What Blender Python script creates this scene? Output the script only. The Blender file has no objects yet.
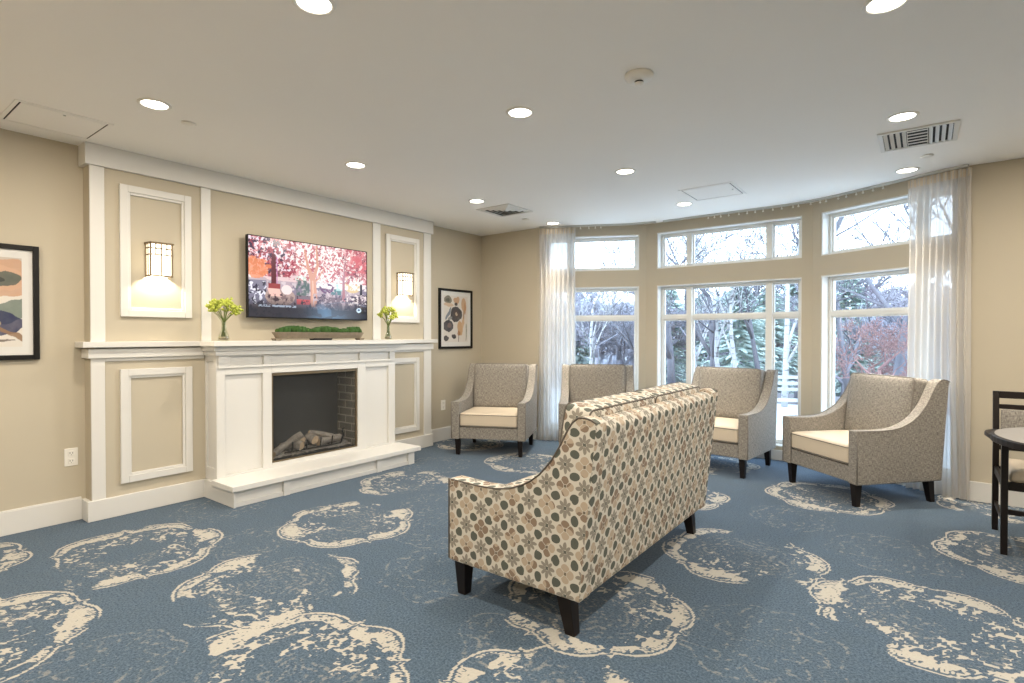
import bpy, math, random
import numpy as np
from mathutils import Matrix, Vector
random.seed(7)
S = bpy.context.scene
COL = S.collection
PI = math.pi
R = math.radians
# ------------------------------------------------------------------ helpers
def link(o, parent=None):
    COL.objects.link(o)
    if parent is not None: o.parent = parent
    return o
def tag(o, label=None, cat=None, group=None, kind=None):
    if label: o['label'] = label
    if cat: o['category'] = cat
    if group: o['group'] = group
    if kind: o['kind'] = kind
    return o
def empty(name, loc=(0, 0, 0), rz=0, label=None, cat=None, group=None, kind=None):
    o = bpy.data.objects.new(name, None); o.empty_display_size = .1
    o.location = loc; o.rotation_euler = (0, 0, rz); link(o)
    return tag(o, label, cat, group, kind)
def kids(o): return [c for c in bpy.data.objects if c.parent == o]
def copy_tree(o, parent=None):
    c = o.copy(); COL.objects.link(c)
    if parent is not None: c.parent = parent
    for k in kids(o): copy_tree(k, c)
    return c

class MB:
    def __init__(s): s.v = []; s.f = []; s.sm = []
    def add(s, vs, fs, M=None, smooth=False):
        n = len(s.v)
        if M is not None: vs = [tuple(M @ Vector(v)) for v in vs]
        s.v += [tuple(v) for v in vs]
        s.f += [tuple(i + n for i in f) for f in fs]; s.sm += [smooth] * len(fs)
        return s
    def box(s, x0, x1, y0, y1, z0, z1, M=None):
        x0, x1 = sorted((x0, x1)); y0, y1 = sorted((y0, y1)); z0, z1 = sorted((z0, z1))
        vs = [(x0,y0,z0),(x1,y0,z0),(x1,y1,z0),(x0,y1,z0),(x0,y0,z1),(x1,y0,z1),(x1,y1,z1),(x0,y1,z1)]
        return s.add(vs, [(3,2,1,0),(4,5,6,7),(0,1,5,4),(1,2,6,5),(2,3,7,6),(3,0,4,7)], M)
    def taper(s, p0, p1, a0, b0, a1, b1):
        """four sided post from p0 (half sizes a0,b0) to p1"""
        vs = []
        for p, a, b in ((p0, a0, b0), (p1, a1, b1)):
            vs += [(p[0]-a,p[1]-b,p[2]),(p[0]+a,p[1]-b,p[2]),(p[0]+a,p[1]+b,p[2]),(p[0]-a,p[1]+b,p[2])]
        f = [(3,2,1,0),(4,5,6,7),(0,1,5,4),(1,2,6,5),(2,3,7,6),(3,0,4,7)]
        if p1[2] < p0[2]: f = [q[::-1] for q in f]
        return s.add(vs, f)
    def prism(s, poly, h0, h1, axis='x', M=None):
        """poly of 2D points extruded along an axis (x: poly=(y,z); y: (x,z); z: (x,y))"""
        n = len(poly)
        def P(a, b, h): return {'x': (h, a, b), 'y': (a, h, b), 'z': (a, b, h)}[axis]
        area = sum(poly[i][0]*poly[(i+1)%n][1]-poly[(i+1)%n][0]*poly[i][1] for i in range(n))
        if (area < 0) != (axis == 'y'): poly = poly[::-1]
        vs = [P(a, b, h0) for a, b in poly] + [P(a, b, h1) for a, b in poly]
        fs = [tuple(range(n))[::-1], tuple(range(n, 2*n))]
        fs += [(i, (i+1)%n, n+(i+1)%n, n+i) for i in range(n)]
        if h1 < h0: fs = [f[::-1] for f in fs]
        return s.add(vs, fs, M)
    def lathe(s, prof, c=(0, 0, 0), n=24, M=None, smooth=True, closed=True):
        vs = []; fs = []
        for r, z in prof:
            for i in range(n):
                a = 2*PI*i/n; vs.append((c[0]+r*math.cos(a), c[1]+r*math.sin(a), c[2]+z))
        m = len(prof)
        for j in range(m-1):
            for i in range(n):
                k = (i+1) % n; fs.append((j*n+i, j*n+k, (j+1)*n+k, (j+1)*n+i))
        if closed:
            fs.append(tuple(range(n))[::-1]); fs.append(tuple((m-1)*n+i for i in range(n)))
        return s.add(vs, fs, M, smooth)
    def tube(s, pts, rad, n=6, closed=False, smooth=True):
        pts = [Vector(p) for p in pts]; m = len(pts); vs = []; fs = []
        up = Vector((0, 0, 1)); prev = None
        for j, p in enumerate(pts):
            a = pts[(j-1) % m] if (closed or j > 0) else p
            b = pts[(j+1) % m] if (closed or j < m-1) else p
            t = (b-a).normalized() if (b-a).length > 1e-9 else Vector((0, 0, 1))
            if prev is None: u = t.orthogonal().normalized()
            else:
                u = prev - t*prev.dot(t); u = u.normalized() if u.length > 1e-6 else t.orthogonal().normalized()
            prev = u; w = t.cross(u); r = rad[j] if isinstance(rad, (list, tuple)) else rad
            for i in range(n):
                q = 2*PI*i/n; vs.append(tuple(p+u*math.cos(q)*r+w*math.sin(q)*r))
        for j in range(m if closed else m-1):
            j2 = (j+1) % m
            for i in range(n):
                k = (i+1) % n; fs.append((j*n+i, j*n+k, j2*n+k, j2*n+i))
        if not closed:
            fs.append(tuple(range(n))[::-1]); fs.append(tuple((m-1)*n+i for i in range(n)))
        return s.add(vs, fs, None, smooth)
    def cushion(s, w, d, h, r=.03, puff=.015, n=12, M=None, side=.0):
        """rounded box centred on origin, w x d x h with puffed top and bottom"""
        hw, hd, hh = w/2, d/2, h/2
        idx = {}; vs = []; fs = []
        def mp(t):                                   # concentrate grid lines at the edges
            return math.sin(t*PI/2)
        def pt(i, j, k):
            key = (i, j, k)
            if key in idx: return idx[key]
            q = [mp(-1+2*c/n) for c in key]
            p = Vector((q[0]*hw, q[1]*hd, q[2]*hh))
            b = Vector((max(-hw+r, min(hw-r, p.x)), max(-hd+r, min(hd-r, p.y)), max(-hh+r, min(hh-r, p.z))))
            dd = p-b; o = b+dd.normalized()*r if dd.length > 1e-9 else p
            fx, fy, fz = 1-q[0]**2, 1-q[1]**2, 1-q[2]**2
            o.z += puff*q[2]*(max(0, fx)*max(0, fy))**.6
            o.x += side*q[0]*(max(0, fy)*max(0, fz))**.5; o.y += side*q[1]*(max(0, fx)*max(0, fz))**.5
            idx[key] = len(vs); vs.append(tuple(o)); return idx[key]
        for a in range(n):
            for b in range(n):
                for sd in (0, n):
                    q1 = [(a,b,sd),(a+1,b,sd),(a+1,b+1,sd),(a,b+1,sd)]
                    q2 = [(a,sd,b),(a,sd,b+1),(a+1,sd,b+1),(a+1,sd,b)]
                    q3 = [(sd,a,b),(sd,a+1,b),(sd,a+1,b+1),(sd,a,b+1)]
                    for q in (q1, q2, q3):
                        if sd == 0: q = q[::-1]
                        fs.append(tuple(pt(*c) for c in q))
        return s.add(vs, fs, M, True)
    def build(s, name, mat, parent=None, bevel=0, seg=2, uv=False, uvm=None):
        me = bpy.data.meshes.new(name); me.from_pydata(s.v, [], s.f); me.update()
        me.polygons.foreach_set('use_smooth', s.sm)
        if mat: me.materials.append(mat)
        if uv:
            l = me.uv_layers.new(name='UVMap')
            for p in me.polygons:
                nx, ny, nz = (abs(c) for c in p.normal)
                for li in p.loop_indices:
                    c = me.vertices[me.loops[li].vertex_index].co
                    if nx >= ny and nx >= nz*.8: q = (c.y, c.z)
                    elif ny >= nz*.6: q = (c.x, c.z)
                    else: q = (c.x, c.y)
                    l.data[li].uv = q
        o = bpy.data.objects.new(name, me); link(o, parent)
        if bevel:
            b = o.modifiers.new('b', 'BEVEL'); b.width = bevel; b.segments = seg; b.limit_method = 'ANGLE'; b.angle_limit = R(40)
            b.harden_normals = False
        return o

# ------------------------------------------------------------------ node helpers
class X:
    """expression wrapper around shader sockets"""
    nt = None
    def __init__(s, k): s.k = k
    @staticmethod
    def op(o, *a):
        n = X.nt.nodes.new('ShaderNodeMath'); n.operation = o
        for i, q in enumerate(a):
            q = q.k if isinstance(q, X) else q
            if isinstance(q, (int, float)): n.inputs[i].default_value = q
            else: X.nt.links.new(q, n.inputs[i])
        return X(n.outputs[0])
    def __add__(s, o): return X.op('ADD', s, o)
    def __sub__(s, o): return X.op('SUBTRACT', s, o)
    def __rsub__(s, o): return X.op('SUBTRACT', o, s)
    def __mul__(s, o): return X.op('MULTIPLY', s, o)
    def __truediv__(s, o): return X.op('DIVIDE', s, o)
    __radd__ = __add__; __rmul__ = __mul__
    def lt(s, o): return X.op('LESS_THAN', s, o)
    def gt(s, o): return X.op('GREATER_THAN', s, o)
    def fr(s): return X.op('FRACT', s)
    def ab(s): return X.op('ABSOLUTE', s)
    def mx(s, o): return X.op('MAXIMUM', s, o)
    def mn(s, o): return X.op('MINIMUM', s, o)
def ramp(x, a, b):
    n = X.nt.nodes.new('ShaderNodeMapRange'); n.inputs['From Min'].default_value = a; n.inputs['From Max'].default_value = b
    X.nt.links.new(x.k, n.inputs['Value']); return X(n.outputs[0])
def mixc(fac, a, b):
    n = X.nt.nodes.new('ShaderNodeMix'); n.data_type = 'RGBA'
    for s_, q in ((0, fac), (6, a), (7, b)):
        q = q.k if isinstance(q, X) else q
        if isinstance(q, (int, float)): n.inputs[s_].default_value = q
        elif isinstance(q, tuple): n.inputs[s_].default_value = (*q, 1)
        else: X.nt.links.new(q, n.inputs[s_])
    return X(n.outputs[2])
def coords(kind):
    n = X.nt.nodes.new('ShaderNodeTexCoord'); return n.outputs[kind]
def sep(sock):
    n = X.nt.nodes.new('ShaderNodeSeparateXYZ'); X.nt.links.new(sock, n.inputs[0]); return [X(o) for o in n.outputs]
def noise(sock, scale, detail=2, rough=.5, sc=(1, 1, 1)):
    m = X.nt.nodes.new('ShaderNodeMapping'); m.inputs['Scale'].default_value = sc; X.nt.links.new(sock, m.inputs[0])
    n = X.nt.nodes.new('ShaderNodeTexNoise'); n.inputs['Scale'].default_value = scale; n.inputs['Detail'].default_value = detail
    n.inputs['Roughness'].default_value = rough; X.nt.links.new(m.outputs[0], n.inputs['Vector']); return X(n.outputs[0])
def attr(name, vec=False):
    n = X.nt.nodes.new('ShaderNodeAttribute'); n.attribute_name = name
    return X(n.outputs['Color'] if vec else n.outputs['Fac'])
def new(name, rough=.5, color=None, metal=0, **kw):
    m = bpy.data.materials.new(name); m.use_nodes = True; X.nt = m.node_tree
    b = m.node_tree.nodes['Principled BSDF']
    b.inputs['Roughness'].default_value = rough; b.inputs['Metallic'].default_value = metal
    if color: b.inputs['Base Color'].default_value = (*color, 1)
    for k, v in kw.items(): b.inputs[k.replace('_', ' ')].default_value = v
    return m, b
def setin(b, name, x): X.nt.links.new(x.k, b.inputs[name])
def bump(b, x, strength=.2, dist=.002):
    n = X.nt.nodes.new('ShaderNodeBump'); n.inputs['Strength'].default_value = strength; n.inputs['Distance'].default_value = dist
    X.nt.links.new(x.k, n.inputs['Height']); X.nt.links.new(n.outputs[0], b.inputs['Normal'])
def varied(name, c, rough=.5, scale=6, amt=.06, bscale=None, bs=.1, **kw):
    m, b = new(name, rough, c, **kw); o = coords('Object')
    f = noise(o, scale, 3)
    lo = tuple(v*(1-amt) for v in c); hi = tuple(min(1, v*(1+amt)) for v in c)
    setin(b, 'Base Color', mixc(f, lo, hi))
    if bscale: bump(b, noise(o, bscale, 2), bs)
    return m
def emit(name, c, s):
    m = bpy.data.materials.new(name); m.use_nodes = True; nt = m.node_tree; nt.nodes.clear()
    e = nt.nodes.new('ShaderNodeEmission'); e.inputs[0].default_value = (*c, 1); e.inputs[1].default_value = s
    o = nt.nodes.new('ShaderNodeOutputMaterial'); nt.links.new(e.outputs[0], o.inputs[0]); return m

# ------------------------------------------------------------------ materials
M = {}
M['wall'] = varied('wall_paint', (.49, .44, .34), .75, 2, .02, 180, .05)
M['ceil'] = varied('ceiling_paint', (.90, .885, .85), .85, 2, .015, 150, .05)
M['white'] = varied('trim_paint', (.67, .66, .625), .38, 3, .015)
M['vinyl'] = varied('window_vinyl', (.74, .74, .71), .4, 3, .015)
M['black'] = varied('black_frame', (.006, .0055, .005), .45, 20, .2, Specular_IOR_Level=.25)
M['dkwood'] = varied('dark_leg_wood', (.009, .006, .005), .4, 30, .3, Specular_IOR_Level=.3)
M['metal'] = varied('aluminium', (.55, .55, .53), .35, 20, .05, metal=.8)
M['bronze'] = varied('bronze', (.20, .15, .09), .4, 20, .1, metal=.7)
M['dark'] = varied('dark_cavity', (.02, .02, .02), .8, 20, .2)
M['grillewhite'] = varied('grille_white', (.72, .71, .67), .4, 10, .02)
M['plastic'] = varied('white_plastic', (.80, .78, .72), .35, 10, .02)
M['cream'] = varied('cream_vinyl', (.56, .48, .37), .5, 4, .03, 200, .05)
M['piping'] = varied('dark_piping', (.10, .085, .07), .7, 60, .1)
M['mat'] = varied('picture_mat', (.64, .635, .61), .8, 60, .01)
M['moss'] = varied('moss', (.03, .085, .014), .9, 40, .6, 90, .8)
M['leaf'] = varied('yellow_green_blooms', (.50, .56, .09), .7, 60, .4)
M['stem'] = varied('green_stem', (.16, .22, .05), .6, 50, .2)
M['trough'] = varied('weathered_trough', (.26, .21, .15), .6, 20, .35, 60, .3)
M['litter'] = varied('woodland_floor', (.10, .09, .095), .9, .6, .35)
M['snow'] = varied('pale_ground', (.50, .52, .53), .9, .8, .25, 6, .3)
M['bark'] = varied('hazed_grey_bark', (.15, .145, .165), .9, 4, .3)  # outdoor haze put into the colour by lightening the bark
M['farbark'] = varied('hazed_twigs', (.31, .30, .34), .9, 1, .25)  # pale lilac tone stands in for distance haze over the far trees
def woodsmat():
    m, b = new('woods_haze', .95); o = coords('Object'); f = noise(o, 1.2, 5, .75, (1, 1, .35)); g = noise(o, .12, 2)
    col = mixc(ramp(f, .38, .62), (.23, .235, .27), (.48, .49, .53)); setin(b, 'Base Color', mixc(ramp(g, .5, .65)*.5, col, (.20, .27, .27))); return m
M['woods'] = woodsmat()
M['redtwig'] = varied('rust_twigs', (.27, .15, .14), .9, 1, .3)
M['pine'] = varied('hazed_green_needles', (.42, .50, .46), .9, 2, .4)  # needles lightened so the evergreens look seen through haze
M['whitemetal'] = varied('white_bench_paint', (.4, .4, .4), .4, 5, .02)

def fabric_tweed():
    m, b = new('tweed', .9); uv = coords('UV')
    a = noise(uv, 1, 2, .6, (260, 36, 1)); c = noise(uv, 1, 2, .6, (36, 260, 1)); d = noise(uv, 160, 2, .6)
    f = a*.5 + c*.5
    col = mixc(ramp(f, .38, .62), (.085, .078, .068), (.36, .335, .295))
    col = mixc(ramp(d, .45, .75)*.45, col, (.22, .19, .15))
    setin(b, 'Base Color', col); bump(b, f, .35, .002); b.inputs['Sheen Weight'].default_value = .1
    return m
M['tweed'] = fabric_tweed()
def fabric_sofa():
    m, b = new('patterned_fabric', .85); uv = coords('UV'); u, v, _ = sep(uv)
    P = .094; CR = (.55, .525, .46)
    wob = (noise(uv, 24, 1)-.5)*.10
    U = u/P + wob + 200; V = v/P + wob + 200
    a, c = (U+.5).fr()-.5, (V+.5).fr()-.5; aa, cc = a.ab(), c.ab()
    ci = X.op('FLOOR', U+.5); cj = X.op('FLOOR', V+.5)
    par = (((ci+cj)*.5).fr()).gt(.25)              # 1 on grey star cells
    row = (((ci+cj+1)*.25).fr()).gt(.49)           # alternates tan and brown blossoms
    def ell(x, y, rx, ry):
        x = x/rx; y = y/ry; return (x*x+y*y).lt(1)
    fl = ell(aa-.235, c, .228, .215).mx(ell(cc-.235, a, .228, .215))
    fcol = mixc(noise(uv, 9, 1).gt(.52), (.40, .325, .245), (.20, .14, .10))
    fl = fl*(1-(aa-cc).ab().lt(.020))
    colT = mixc(fl, CR, fcol); colT = mixc(aa.mx(cc).lt(.085), colT, CR); colT = mixc(aa.mx(cc).lt(.065), colT, (.12, .095, .07))
    d1 = (a+c)*.7071; d2 = (a-c)*.7071
    pt = ell(aa-.275, c, .18, .095).mx(ell(cc-.275, a, .18, .095)).mx(ell(d1.ab()-.25, d2, .155, .078)).mx(ell(d2.ab()-.25, d1, .155, .078))
    colG = mixc(pt, CR, (.215, .20, .17)); colG = mixc(aa.mx(cc).lt(.080), colG, (.075, .085, .075))
    col = mixc(par, colT, colG)
    e, f = U.fr()-.5, V.fr()-.5
    rx = noise(uv, 7, 0).gt(.5)*.05
    ov = (((e/(rx+.20)) * (e/(rx+.20)) + (f/(.255-rx)) * (f/(.255-rx))))
    col = mixc(ov.lt(1.38), col, CR); col = mixc(ov.lt(1), col, (.055, .070, .060))
    w = noise(uv, 700, 1)
    col = mixc(ramp(w, .3, .8)*.25, col, (.35, .3, .22))
    setin(b, 'Base Color', col); bump(b, w, .25, .001)
    return m
M['sofa'] = fabric_sofa()
def carpet():
    m, b = new('patterned_carpet', .95); o = coords('Object')
    cr = attr('cream'); la = attr('lace')
    n1 = noise(o, 95, 3, .8); n2 = noise(o, 9, 4, .6); n3 = noise(o, 85, 3, .7)
    base = mixc(ramp(n1, .34, .68), (.010, .030, .062), (.082, .140, .205))
    base = mixc(ramp(n2, .35, .7)*.35, base, (.040, .070, .095))
    lace = (la*1.0 + (n3-.5)*1.3 + (n1-.5)*.9)
    base = mixc(ramp(lace, .50, .80)*.36, base, (.40, .37, .31))
    f = cr + (n3-.5)*.55 + (n1-.5)*.5
    col = mixc(ramp(f, .46, .60), base, (.41, .39, .34))
    col = mixc(ramp(n1, .35, .8)*.3, col, (.16, .17, .18))
    setin(b, 'Base Color', col); bump(b, n1, .7, .004); b.inputs['Sheen Weight'].default_value = .12
    b.inputs['Specular IOR Level'].default_value = .2
    return m
M['carpet'] = carpet()
def woodfloor():
    m, b = new('bounce_oak', .4); o = coords('Object')
    f = noise(o, 3, 4, .6, (8, 1, 1)); setin(b, 'Base Color', mixc(f, (.52, .42, .30), (.70, .60, .46))); return m
M['oak'] = woodfloor()
def glass(name, tint=(1, 1, 1), gl=.06):
    m = bpy.data.materials.new(name); m.use_nodes = True; nt = m.node_tree; nt.nodes.clear()
    t = nt.nodes.new('ShaderNodeBsdfTransparent'); t.inputs[0].default_value = (*tint, 1)
    g = nt.nodes.new('ShaderNodeBsdfGlossy'); g.inputs['Roughness'].default_value = .02
    x = nt.nodes.new('ShaderNodeMixShader'); x.inputs[0].default_value = gl
    o = nt.nodes.new('ShaderNodeOutputMaterial')
    nt.links.new(t.outputs[0], x.inputs[1]); nt.links.new(g.outputs[0], x.inputs[2]); nt.links.new(x.outputs[0], o.inputs[0]); return m
M['glass'] = glass('window_glass', (.97, .99, 1), .04)
M['vase'] = glass('vase_glass', (.95, .97, .93), .10)
def firemesh():
    m = bpy.data.materials.new('fire_mesh'); m.use_nodes = True; nt = m.node_tree; nt.nodes.clear()
    t = nt.nodes.new('ShaderNodeBsdfTransparent'); d = nt.nodes.new('ShaderNodeBsdfDiffuse'); d.inputs[0].default_value = (.07, .07, .068, 1)
    x = nt.nodes.new('ShaderNodeMixShader'); x.inputs[0].default_value = .22; o = nt.nodes.new('ShaderNodeOutputMaterial')
    nt.links.new(t.outputs[0], x.inputs[1]); nt.links.new(d.outputs[0], x.inputs[2]); nt.links.new(x.outputs[0], o.inputs[0]); return m
M['fireglass'] = firemesh()
def sheer():
    m = bpy.data.materials.new('sheer_fabric'); m.use_nodes = True; nt = m.node_tree; nt.nodes.clear(); X.nt = nt
    d = nt.nodes.new('ShaderNodeBsdfDiffuse'); d.inputs[0].default_value = (.80, .77, .71, 1)
    t = nt.nodes.new('ShaderNodeBsdfTranslucent'); t.inputs[0].default_value = (.58, .565, .55, 1)
    p = nt.nodes.new('ShaderNodeBsdfTransparent')
    a = nt.nodes.new('ShaderNodeMixShader'); a.inputs[0].default_value = .55
    c = nt.nodes.new('ShaderNodeMixShader'); o = nt.nodes.new('ShaderNodeOutputMaterial')
    w = noise(coords('Object'), 40, 2, .5, (1, 1, .05))
    nt.links.new(ramp(w, -.1, 4.).k, c.inputs[0])
    nt.links.new(d.outputs[0], a.inputs[1]); nt.links.new(t.outputs[0], a.inputs[2])
    nt.links.new(p.outputs[0], c.inputs[2]); nt.links.new(a.outputs[0], c.inputs[1]); nt.links.new(c.outputs[0], o.inputs[0]); return m
M['sheer'] = sheer()
def firebrick():
    m, b = new('firebrick', .9); o = coords('Object')
    n = X.nt.nodes.new('ShaderNodeTexBrick'); mp = X.nt.nodes.new('ShaderNodeMapping')
    mp.inputs['Rotation'].default_value = (PI/2, 0, 0)
    X.nt.links.new(o, mp.inputs[0]); X.nt.links.new(mp.outputs[0], n.inputs[0])
    n.inputs['Scale'].default_value = 1; n.inputs['Brick Width'].default_value = .2; n.inputs['Row Height'].default_value = .075
    n.inputs['Mortar Size'].default_value = .006
    n.inputs['Color1'].default_value = (.20, .185, .14, 1); n.inputs['Color2'].default_value = (.14, .13, .10, 1); n.inputs['Mortar'].default_value = (.42, .38, .30, 1)
    X.nt.links.new(n.outputs[0], b.inputs['Base Color']); return m
M['brick'] = firebrick()
M['firedark'] = varied('firebox_black', (.05, .053, .052), .7, 10, .2)
M['log'] = varied('grey_log_bark', (.34, .31, .27), .9, 25, .6, 60, .6)
M['logend'] = varied('cut_log_wood', (.72, .55, .36), .8, 30, .3)
M['ember'] = varied('ash_embers', (.30, .28, .25), .95, 60, .8, 80, .8)
M['tabletop'] = varied('grey_laminate', (.30, .29, .28), .3, 40, .1)
M['lens'] = emit('downlight_lens', (1, .94, .84), 9)
M['shadeglass'] = emit('sconce_glass', (1, .88, .68), 3)
def vcol(name, emission=0, rough=.5):
    m, b = new(name, rough)
    c = attr('paint', True)
    if emission:
        b.inputs['Base Color'].default_value = (.01, .01, .01, 1)
        X.nt.links.new(c.k, b.inputs['Emission Color']); b.inputs['Emission Strength'].default_value = emission
    else: setin(b, 'Base Color', mixc(.22, c, (0, 0, 0)))
    return m
M['screen'] = vcol('tv_screen', .88, .15)
M['print'] = vcol('art_print', 0, .6)
def birchmat():
    m, b = new('birch_bark', .8); o = coords('Object')
    f = noise(o, 3, 3, .6, (1, 1, 5)); setin(b, 'Base Color', mixc(ramp(f, .56, .64), (.42, .41, .41), (.10, .09, .09))); return m
M['birch'] = birchmat()

# ------------------------------------------------------------------ room constants
A, B, C, H = -4.763, -4.631, 5.603, 2.638
P0, P1, P2, P3 = (-3.85, C), (-2.67, 6.2), (-.90, 6.2), (.28, C)
XR, YF, TH = 4.3, -3.0, .2
# floor: dense grid where the carpet pattern shows
def vnoise(shape_pts, scale, seed):
    rs = np.random.RandomState(seed); T = rs.rand(64, 64).astype(np.float32)
    x = shape_pts[0]*scale+1000; y = shape_pts[1]*scale+1000
    xi = np.floor(x).astype(int); yi = np.floor(y).astype(int); fx = x-xi; fy = y-yi
    fx = fx*fx*(3-2*fx); fy = fy*fy*(3-2*fy)
    g = lambda i, j: T[(xi+i) % 64, (yi+j) % 64]
    return (g(0,0)*(1-fx)+g(1,0)*fx)*(1-fy)+(g(0,1)*(1-fx)+g(1,1)*fx)*fy
def fbm(p, scale, seed, o=3):
    s = 0; a = 1; t = 0
    for i in range(o): s = s+a*vnoise(p, scale*2**i, seed+i); t += a; a *= .55
    return s/t
def floor_poly_inside(x, y):
    i = (x > A-TH) & (x < XR+TH) & (y > -.6) & (y < C+TH)
    # bay
    yb = np.where(x < P1[0], P0[1]+(x-P0[0])*(P1[1]-P0[1])/(P1[0]-P0[0]), np.where(x > P2[0], P2[1]+(x-P2[0])*(P3[1]-P2[1])/(P3[0]-P2[0]), 6.2))+TH
    return i | ((x > P0[0]-.05) & (x < P3[0]+.05) & (y >= C) & (y < yb))
def build_floor():
    xs = np.concatenate([[A-TH], np.arange(-4.74, .95, .0085), np.linspace(1.0, XR+TH, 12)])
    ys = np.concatenate([[-.6, -.3, -.05], np.arange(.05, 2.6, .0075), np.arange(2.6, 6.2, .0115), [6.2, 6.3, 6.42]])
    nx, ny = len(xs), len(ys)
    gx, gy = np.meshgrid(xs, ys); X_, Y_ = gx.ravel(), gy.ravel()
    cream = np.zeros_like(X_); lace = np.zeros_like(X_)
    meds = [(-3.78, 1.22, .52, .2), (-2.72, 1.50, .50, .1), (-3.20, 2.33, .50, .35), (-1.93, 1.10, .53, .0), (-3.22, .42, .50, .4),
            (-1.27, 2.33, .49, .0), (-.85, 3.38, .48, .15), (.02, 3.10, .50, .2), (.52, 4.32, .50, .3), (-3.62, 3.25, .46, .5),
            (-3.22, 4.55, .50, .1), (-1.02, 1.52, .48, .3), (-.62, 5.02, .48, .25), (-1.65, 4.35, .47, .1), (-2.2, 3.2, .46, .0),
            (-2.65, 5.5, .46, .3), (-4.35, 4.9, .44, .2), (-1.7, 5.6, .46, .0), (.45, 5.45, .4, .1), (-4.35, .45, .45, .2), (-4.2, 2.1, .0, 0)]
    for k, (cx, cy, r0, rot) in enumerate(meds):
        if r0 == 0: continue
        m = (abs(X_-cx) < .68) & (abs(Y_-cy) < .68)
        dx, dy = X_[m]-cx, Y_[m]-cy
        w1 = fbm((X_[m], Y_[m]), 5, 50+k)-.5; w2 = fbm((X_[m], Y_[m]), 5, 90+k)-.5
        dx = dx+w1*.03; dy = dy+w2*.03
        rho = np.hypot(dx, dy); th = np.arctan2(dy, dx)+rot
        n = 7 if k % 2 else 6; ph = ((th*n/(2*PI)) % 1)*2-1                # +-1 at the cusps, 0 at mid lobe
        alt = .02*np.cos(th*2)
        ro = r0*(.77+alt+.18*(1-ph**2)**.7+.16*abs(ph)**16)
        e = ro-rho
        line = (abs(e-.008) < .0075)
        wid = (.075+.03*np.cos(th*4))*(1-abs(ph)**2.6)**.7+.010
        band = (e > .026) & (e < .026+wid)
        tick = (np.sin(th*170) > .55) & (e < .055) & (e > .03)
        inner = (abs(e-.155-.02*np.cos(th*16)) < .010)
        inner2 = (abs(rho-.20*(1+.18*np.cos(th*6))) < .012)
        er = fbm((X_[m], Y_[m]), 3.6, 7+k, 2); sp = fbm((X_[m], Y_[m]), 55, 17+k, 3); sp2 = fbm((X_[m], Y_[m]), 60, 27+k, 2); md = fbm((X_[m], Y_[m]), 13, 37+k, 2)
        c = np.zeros_like(rho)
        keep = np.clip((er-.27)*7, 0, 1)
        c = np.maximum(c, line*np.clip((er-.30)*9, 0, 1)*.9)
        c = np.maximum(c, band*np.where(tick, .35, 1)*np.clip(keep*1.1, 0, 1)*np.clip((sp-.27)*8, .3, 1)*np.clip((md-.24)*9, .1, 1))
        c = np.maximum(c, inner*np.where((sp > .50) & (er > .5), .75, .1))
        speck = (e > .10) & (e < .30) & (sp > .56) & (er > .40) & (md > .42)
        c = np.maximum(c, speck*.75)
        curl = (abs(np.sin(rho*75+np.sin(th*5)*2.0+w1*6)) > .72) & (e > .12) & (sp2 > .48) & (er < .58)
        lc = np.where((e > .10), .25*np.clip(1.2-rho/r0, 0, 1)*(er < .56)+.55*curl, 0)+inner2*.3*(er < .5)
        cream[m] = np.maximum(cream[m], c); lace[m] = np.maximum(lace[m], lc)
    laces = [(-3.0, .95, .0), (-2.55, .72, .30), (-3.35, 1.72, .28), (-2.1, 2.15, .36), (-2.55, 2.6, .33), (-1.0, 2.75, .0), (-.55, 2.45, .36), (-1.35, 3.0, .0),
             (-.15, 3.95, .34), (-2.4, 4.3, .38), (-1.2, 4.0, .0), (-3.9, 3.9, .35), (.35, 2.6, .3), (-.75, 4.3, .3), (-1.4, 1.85, .25), (-4.2, 1.9, .33), (-.1, 1.9, .35), (-3.0, 3.0, .3), (-1.5, .6, .3)]
    for k, (cx, cy, r0) in enumerate(laces):
        if r0 == 0: continue
        m = (abs(X_-cx) < .5) & (abs(Y_-cy) < .5); dx, dy = X_[m]-cx, Y_[m]-cy
        w1 = fbm((X_[m], Y_[m]), 6, 150+k)-.5; w2 = fbm((X_[m], Y_[m]), 6, 190+k)-.5
        dx = dx+w1*.10; dy = dy+w2*.10
        rho = np.hypot(dx, dy); th = np.arctan2(dy, dx)
        rr = r0*(.86+.10*abs(np.sin(th*4)))
        v = ((abs(rho-rr) < .010)*.75+(rho < rr)*.30
             + (abs(rho-rr*.78*(1+.1*np.cos(th*10))) < .008)*.6+(abs(rho-rr*.5*(1+.2*np.cos(th*6+1))) < .009)*.6+(abs(np.sin(th*9+rho*30)) > .93)*(rho < rr*.9)*.45)
        lace[m] = np.maximum(lace[m], np.clip(v, 0, 1)*np.clip(.35+1.2*(fbm((X_[m], Y_[m]), 50, 210+k, 2)-.25), 0, 1))
    idx = np.arange(nx*ny).reshape(ny, nx)
    q = np.stack([idx[:-1,:-1], idx[:-1,1:], idx[1:,1:], idx[1:,:-1]], -1).reshape(-1, 4)
    cx = (gx[:-1,:-1]+gx[1:,1:]).ravel()/2; cy = (gy[:-1,:-1]+gy[1:,1:]).ravel()/2
    q = q[floor_poly_inside(cx, cy)]
    used = np.zeros(nx*ny, bool); used[q.ravel()] = True
    remap = np.cumsum(used)-1; q = remap[q]; V = np.stack([X_, Y_, np.zeros_like(X_)], 1)[used]
    me = bpy.data.meshes.new('floor'); me.vertices.add(len(V)); me.vertices.foreach_set('co', V.ravel().astype(np.float32))
    me.loops.add(q.size); me.loops.foreach_set('vertex_index', q.ravel().astype(np.int32))
    me.polygons.add(len(q)); me.polygons.foreach_set('loop_start', np.arange(0, q.size, 4, dtype=np.int32))
    me.update(calc_edges=True); me.validate()
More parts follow.
